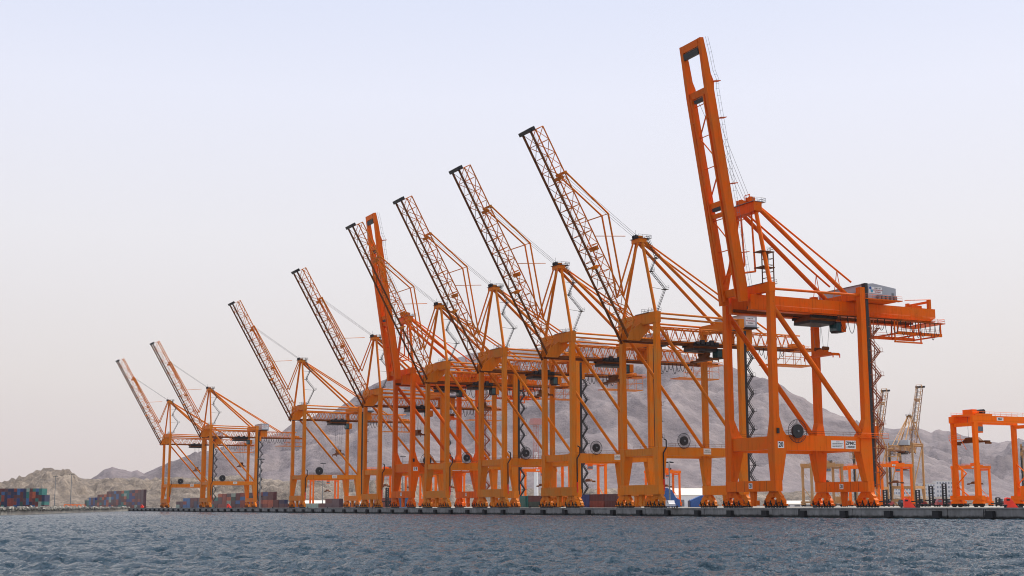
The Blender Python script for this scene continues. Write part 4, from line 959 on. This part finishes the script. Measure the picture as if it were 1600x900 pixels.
def block(px0, px1, top, d, label, cols, rows, mat='white', depth=16):
    """flat roofed office block with each window set into the front"""
    p = ground_at(px1, d); w = (px1 - px0) / F * d; h = at_depth(px0, top, d).z - G
    r = empty('office_block', p, -YAW); tag(r, label, 'building', 'white buildings beyond the yard')
    MB().box(-w, 0, 0, depth, 0, h).build('wall', mat, r); MB().box(-w - .3, .3, -.3, depth + .3, h, h + .9).build('parapet', 'cream', r)
    cw, rh = w / cols, h / rows; me = MB().box(-cw * .28, cw * .28, -0.06, 0.02, -rh * .25, rh * .25).mesh('window', 'pale_window')
    for i in range(cols):
        for j in range(rows): o = link('window', me, r); o.location = (-w + cw * (i + .5), 0, rh * (j + .5))
block(1441, 1462, 757, 1800, 'white office block with a blue grey end bay behind the stacker masts', 5, 6)
block(1464, 1490, 753, 1850, 'taller white office block beside the tallest yard gantry', 6, 6)
block(1395, 1424, 763, 1900, 'white office block glimpsed under the faded beige crane', 7, 5)
block(1270, 1300, 770, 1900, 'low pale block at the foot of the mountain near crane 20', 7, 4, 'cream')
def shed(px0, px1, eave, ridge, d, label, wall):
    p = ground_at(px1, d); w = (px1 - px0) / F * d; he = at_depth(px0, eave, d).z - G; hr = at_depth(px0, ridge, d).z - G
    r = empty('warehouse', p, -YAW); tag(r, label, 'warehouse', 'warehouses behind the quay')
    MB().box(-w, 0, 0, 30, 0, he).build('wall', wall, r)
    MB().prism([(-0.8, he), (30.8, he), (15, hr)], 'x', -w - .5, .5).build('roof', 'cream', r)
    n = max(3, int(w / 7))
    for i in range(n): MB().box(-w + w * (i + .2) / n, -w + w * (i + .75) / n, -.06, .02, 0.05, he * .6).build('roller_door', 'grey_steel', r)
shed(1042, 1104, 774, 763, 1150, 'long pale warehouse with cream roof behind the yard gantry next to crane 20', 'white')
shed(474, 522, 788, 781, 1400, 'low white roofed shed under the lone amber crane', 'cream')
shed(905, 968, 787, 778, 1500, 'white roofed shed behind the blue and maroon containers', 'white')
shed(1222, 1270, 788, 783, 900, 'low pale shed between the legs of crane 20', 'white')
def cover(px0, px1, tops, d, label):
    p = ground_at(px1, d); w = (px1 - px0) / F * d; n = len(tops)
    poly = [(-w * (1 - i / (n - 1)), at_depth(px0, t, d).z - G) for i, t in enumerate(tops)]
    r = empty('covered_pile', p, -YAW); tag(r, label, 'covered pile', 'blue covered piles')
    MB().prism([(-w, 0)] + poly + [(0, 0)], 'y', 0, 7).build('tarpaulin', 'blue_sheet', r)
    MB().prism([(-w - .15, 0)] + [(-w - .15, poly[0][1] + .1), (-w + .12, poly[0][1] + .1), (-w + .12, 0)], 'y', -.15, 7.15).build('end_frame', 'navy_frame', r)
M['navy_frame'] = plain('navy_frame', (0.012, 0.02, 0.06), 0.6)
cover(1037, 1062, [763, 763, 766, 778, 782], 640, 'tall blue covered pile left of the yard gantry feet by crane 20')
cover(1078, 1104, [783, 779, 775, 774], 640, 'lower blue covered pile sloping up behind the lattice crane bogies')

# ------------------------------------------------------------------ vehicles and small quay furniture
_vw = MB().tube((0, -0.15, 0.5), (0, 0.15, 0.5), 0.5, 12).mesh('wheel', 'rubber')
def wheels(root, spots, s=1.0):
    for x, y in spots: o = link('wheel', _vw, root); o.location = (x, y, 0); o.scale = (s, s, s)
def stacker(px, top, d, label, rz=0.3):
    p = ground_at(px, d); h = at_depth(px, top, d).z - G; r = empty('container_stacker', p, rz); tag(r, label, 'stacker truck', 'container stackers in the yard')
    b = MB()
    for s in (-1, 1): b.box(-.25, .25, s * .85 - .34, s * .85 + .34, 0.4, h)
    n = int(h / 1.15)
    for i in range(n + 1): b.box(-.2, .2, -.66, .66, 0.5 + i * (h - .8) / n, 0.9 + i * (h - .8) / n)
    b.build('mast', 'dark', r)
    MB().prism([(0.4, .7), (5.6, .7), (5.8, 1.4), (5.5, 2.3), (3.6, 2.4), (3.0, 1.7), (0.4, 1.5)], 'y', -1.2, 1.2).build('chassis', 'truck_red', r)
    cb = MB().prism([(1.6, 1.7), (3.4, 1.7), (3.4, 3.5), (2.0, 3.5)], 'y', -.75, .75).build('cab', 'dark', r)
    MB().box(2.0, 3.2, -.78, .78, 2.4, 3.3).build('cab_window', 'window', cb)
    MB().box(-.9, -.3, -3.0, 3.0, h * .28, h * .28 + .5).build('lifting_frame', 'dark', r)
    wheels(r, ((0.9, -1.35), (0.9, 1.35), (4.7, -1.2), (4.7, 1.2)), 1.25)
for px, top, d, lab in ((1455, 761, 640, 'dark masted stacker truck in front of the blue grey end bay of the office block'), (1476, 757, 640, 'tallest masted stacker truck, next to the tallest yard gantry'),
                        (1434, 767, 640, 'dark masted stacker truck just right of the faded beige crane legs'), (1383, 767, 640, 'dark masted stacker truck beside the lift base of crane 20'),
                        (1559, 779, 640, 'short masted stacker truck under the tallest yard gantry'), (604, 762, 700, 'dark masted stacker truck beside the second red orange crane')):
    stacker(px, top, d, lab)
def tractor(px, d, label, mat, rz=0.0):
    r = empty('terminal_tractor', ground_at(px, d), rz); tag(r, label, 'truck', 'terminal trucks')
    MB().prism([(0, .7), (2.3, .7), (2.3, 2.9), (0.7, 3.0), (0.1, 1.9)], 'y', -1.2, 1.2).build('cab', mat, r)
    MB().box(0.5, 1.9, -1.23, 1.23, 1.8, 2.6).build('cab_window', 'window', r)
    MB().box(2.3, 14.5, -1.1, 1.1, 0.95, 1.3).box(2.3, 5, -.5, .5, .6, .95).build('trailer', 'dark', r)
    wheels(r, [(x, y) for x in (1.0, 4.2, 11.6, 13.0) for y in (-1.05, 1.05)], 1.0)
tractor(1462, 560, 'red cabbed terminal tractor with empty trailer below the tallest stacker masts', 'truck_red', R(-20))
tractor(1404, 600, 'dark cabbed terminal tractor with empty trailer by the faded crane legs', 'dark', R(-15))
tractor(1290, 620, 'white cabbed terminal tractor with empty trailer between the landside bogies of crane 20', 'white', R(10))
tractor(566, 690, 'white cabbed terminal tractor behind the lone amber crane', 'white', R(80))
def van(px, d, label):
    r = empty('van', ground_at(px, d), R(70)); tag(r, label, 'van')
    MB().prism([(0, .45), (4.8, .45), (4.8, 1.9), (4.5, 2.1), (1.5, 2.1), (0.9, 1.3), (0.05, 1.15)], 'y', -.9, .9).build('body', 'white', r)
    MB().prism([(1.12, 1.35), (2.2, 1.35), (2.2, 1.92), (1.6, 1.92)], 'y', -.92, .92).build('side_window', 'window', r)
    wheels(r, ((0.9, -.8), (0.9, .8), (3.9, -.8), (3.9, .8)), .65)
van(1050, 395, 'small white van parked by the bogies of the lattice crane next to crane 20')
def beacon(px, X, label, s=1.0):
    r = empty('mooring_chock', (X, quay_y(px, X), G), R(-26)); tag(r, label, 'quay fitting', 'red wedge fittings on the quay')
    MB().prism([(-1.1 * s, 0), (1.5 * s, 0), (-0.15 * s, 2.05 * s), (-0.75 * s, 2.15 * s), (-1.1 * s, 1.9 * s)], 'y', -.6, .6).build('wedge', 'signal_red', r)
    MB().box(-.95 * s, -.25 * s, -.64, -.605, 1.45 * s, 1.8 * s).build('recess', 'dark', r)
    MB().box(1.0 * s, 2.6 * s, -.3, .3, 0.02, .35).build('base_plate', 'dark', r)
beacon(1419, 225, 'red wedge fitting on the quay apron near the faded beige crane')
beacon(1578, 225, 'red wedge fitting on the quay apron below the tallest yard gantry')
beacon(222, 226, 'red wedge fitting at the rubble end of the quay', 1.2)
beacon(357, 226, 'red wedge fitting by the low stack under the farthest cranes', 1.2)
def barrier(px, d, label):
    r = empty('barrier', ground_at(px, d), -YAW); tag(r, label, 'barrier', 'orange barriers on the shore')
    b = MB()
    for k in range(5): b.box(k * 2.6, k * 2.6 + .3, -.15, .15, 0, 2.4)
    b.box(0, 10.7, -.12, .12, 2.0, 2.4); b.build('frame_rail', 'rtg', r)
barrier(99, 900, 'orange rail barrier beside the taller lighting mast'); barrier(108, 960, 'orange rail barrier behind another one by the taller lighting mast')
def haze():
    me = MB().box(-4800, 11000, -1000, 9800, -4.5, 560).mesh('haze')
    m = bpy.data.materials.new('haze_air'); m.use_nodes = True; n, l = m.node_tree.nodes, m.node_tree.links; n.clear()
    out = n.new('ShaderNodeOutputMaterial'); v = n.new('ShaderNodeVolumePrincipled')
    v.inputs['Color'].default_value = (0.82, 0.83, 0.93, 1); v.inputs['Density'].default_value = 0.00002; v.inputs['Anisotropy'].default_value = 0.2
    l.new(v.outputs[0], out.inputs['Volume']); me.materials.append(m)
    tag(link('haze', me), 'thin pale heat haze filling the air over the harbour', 'haze', kind='stuff')
haze()
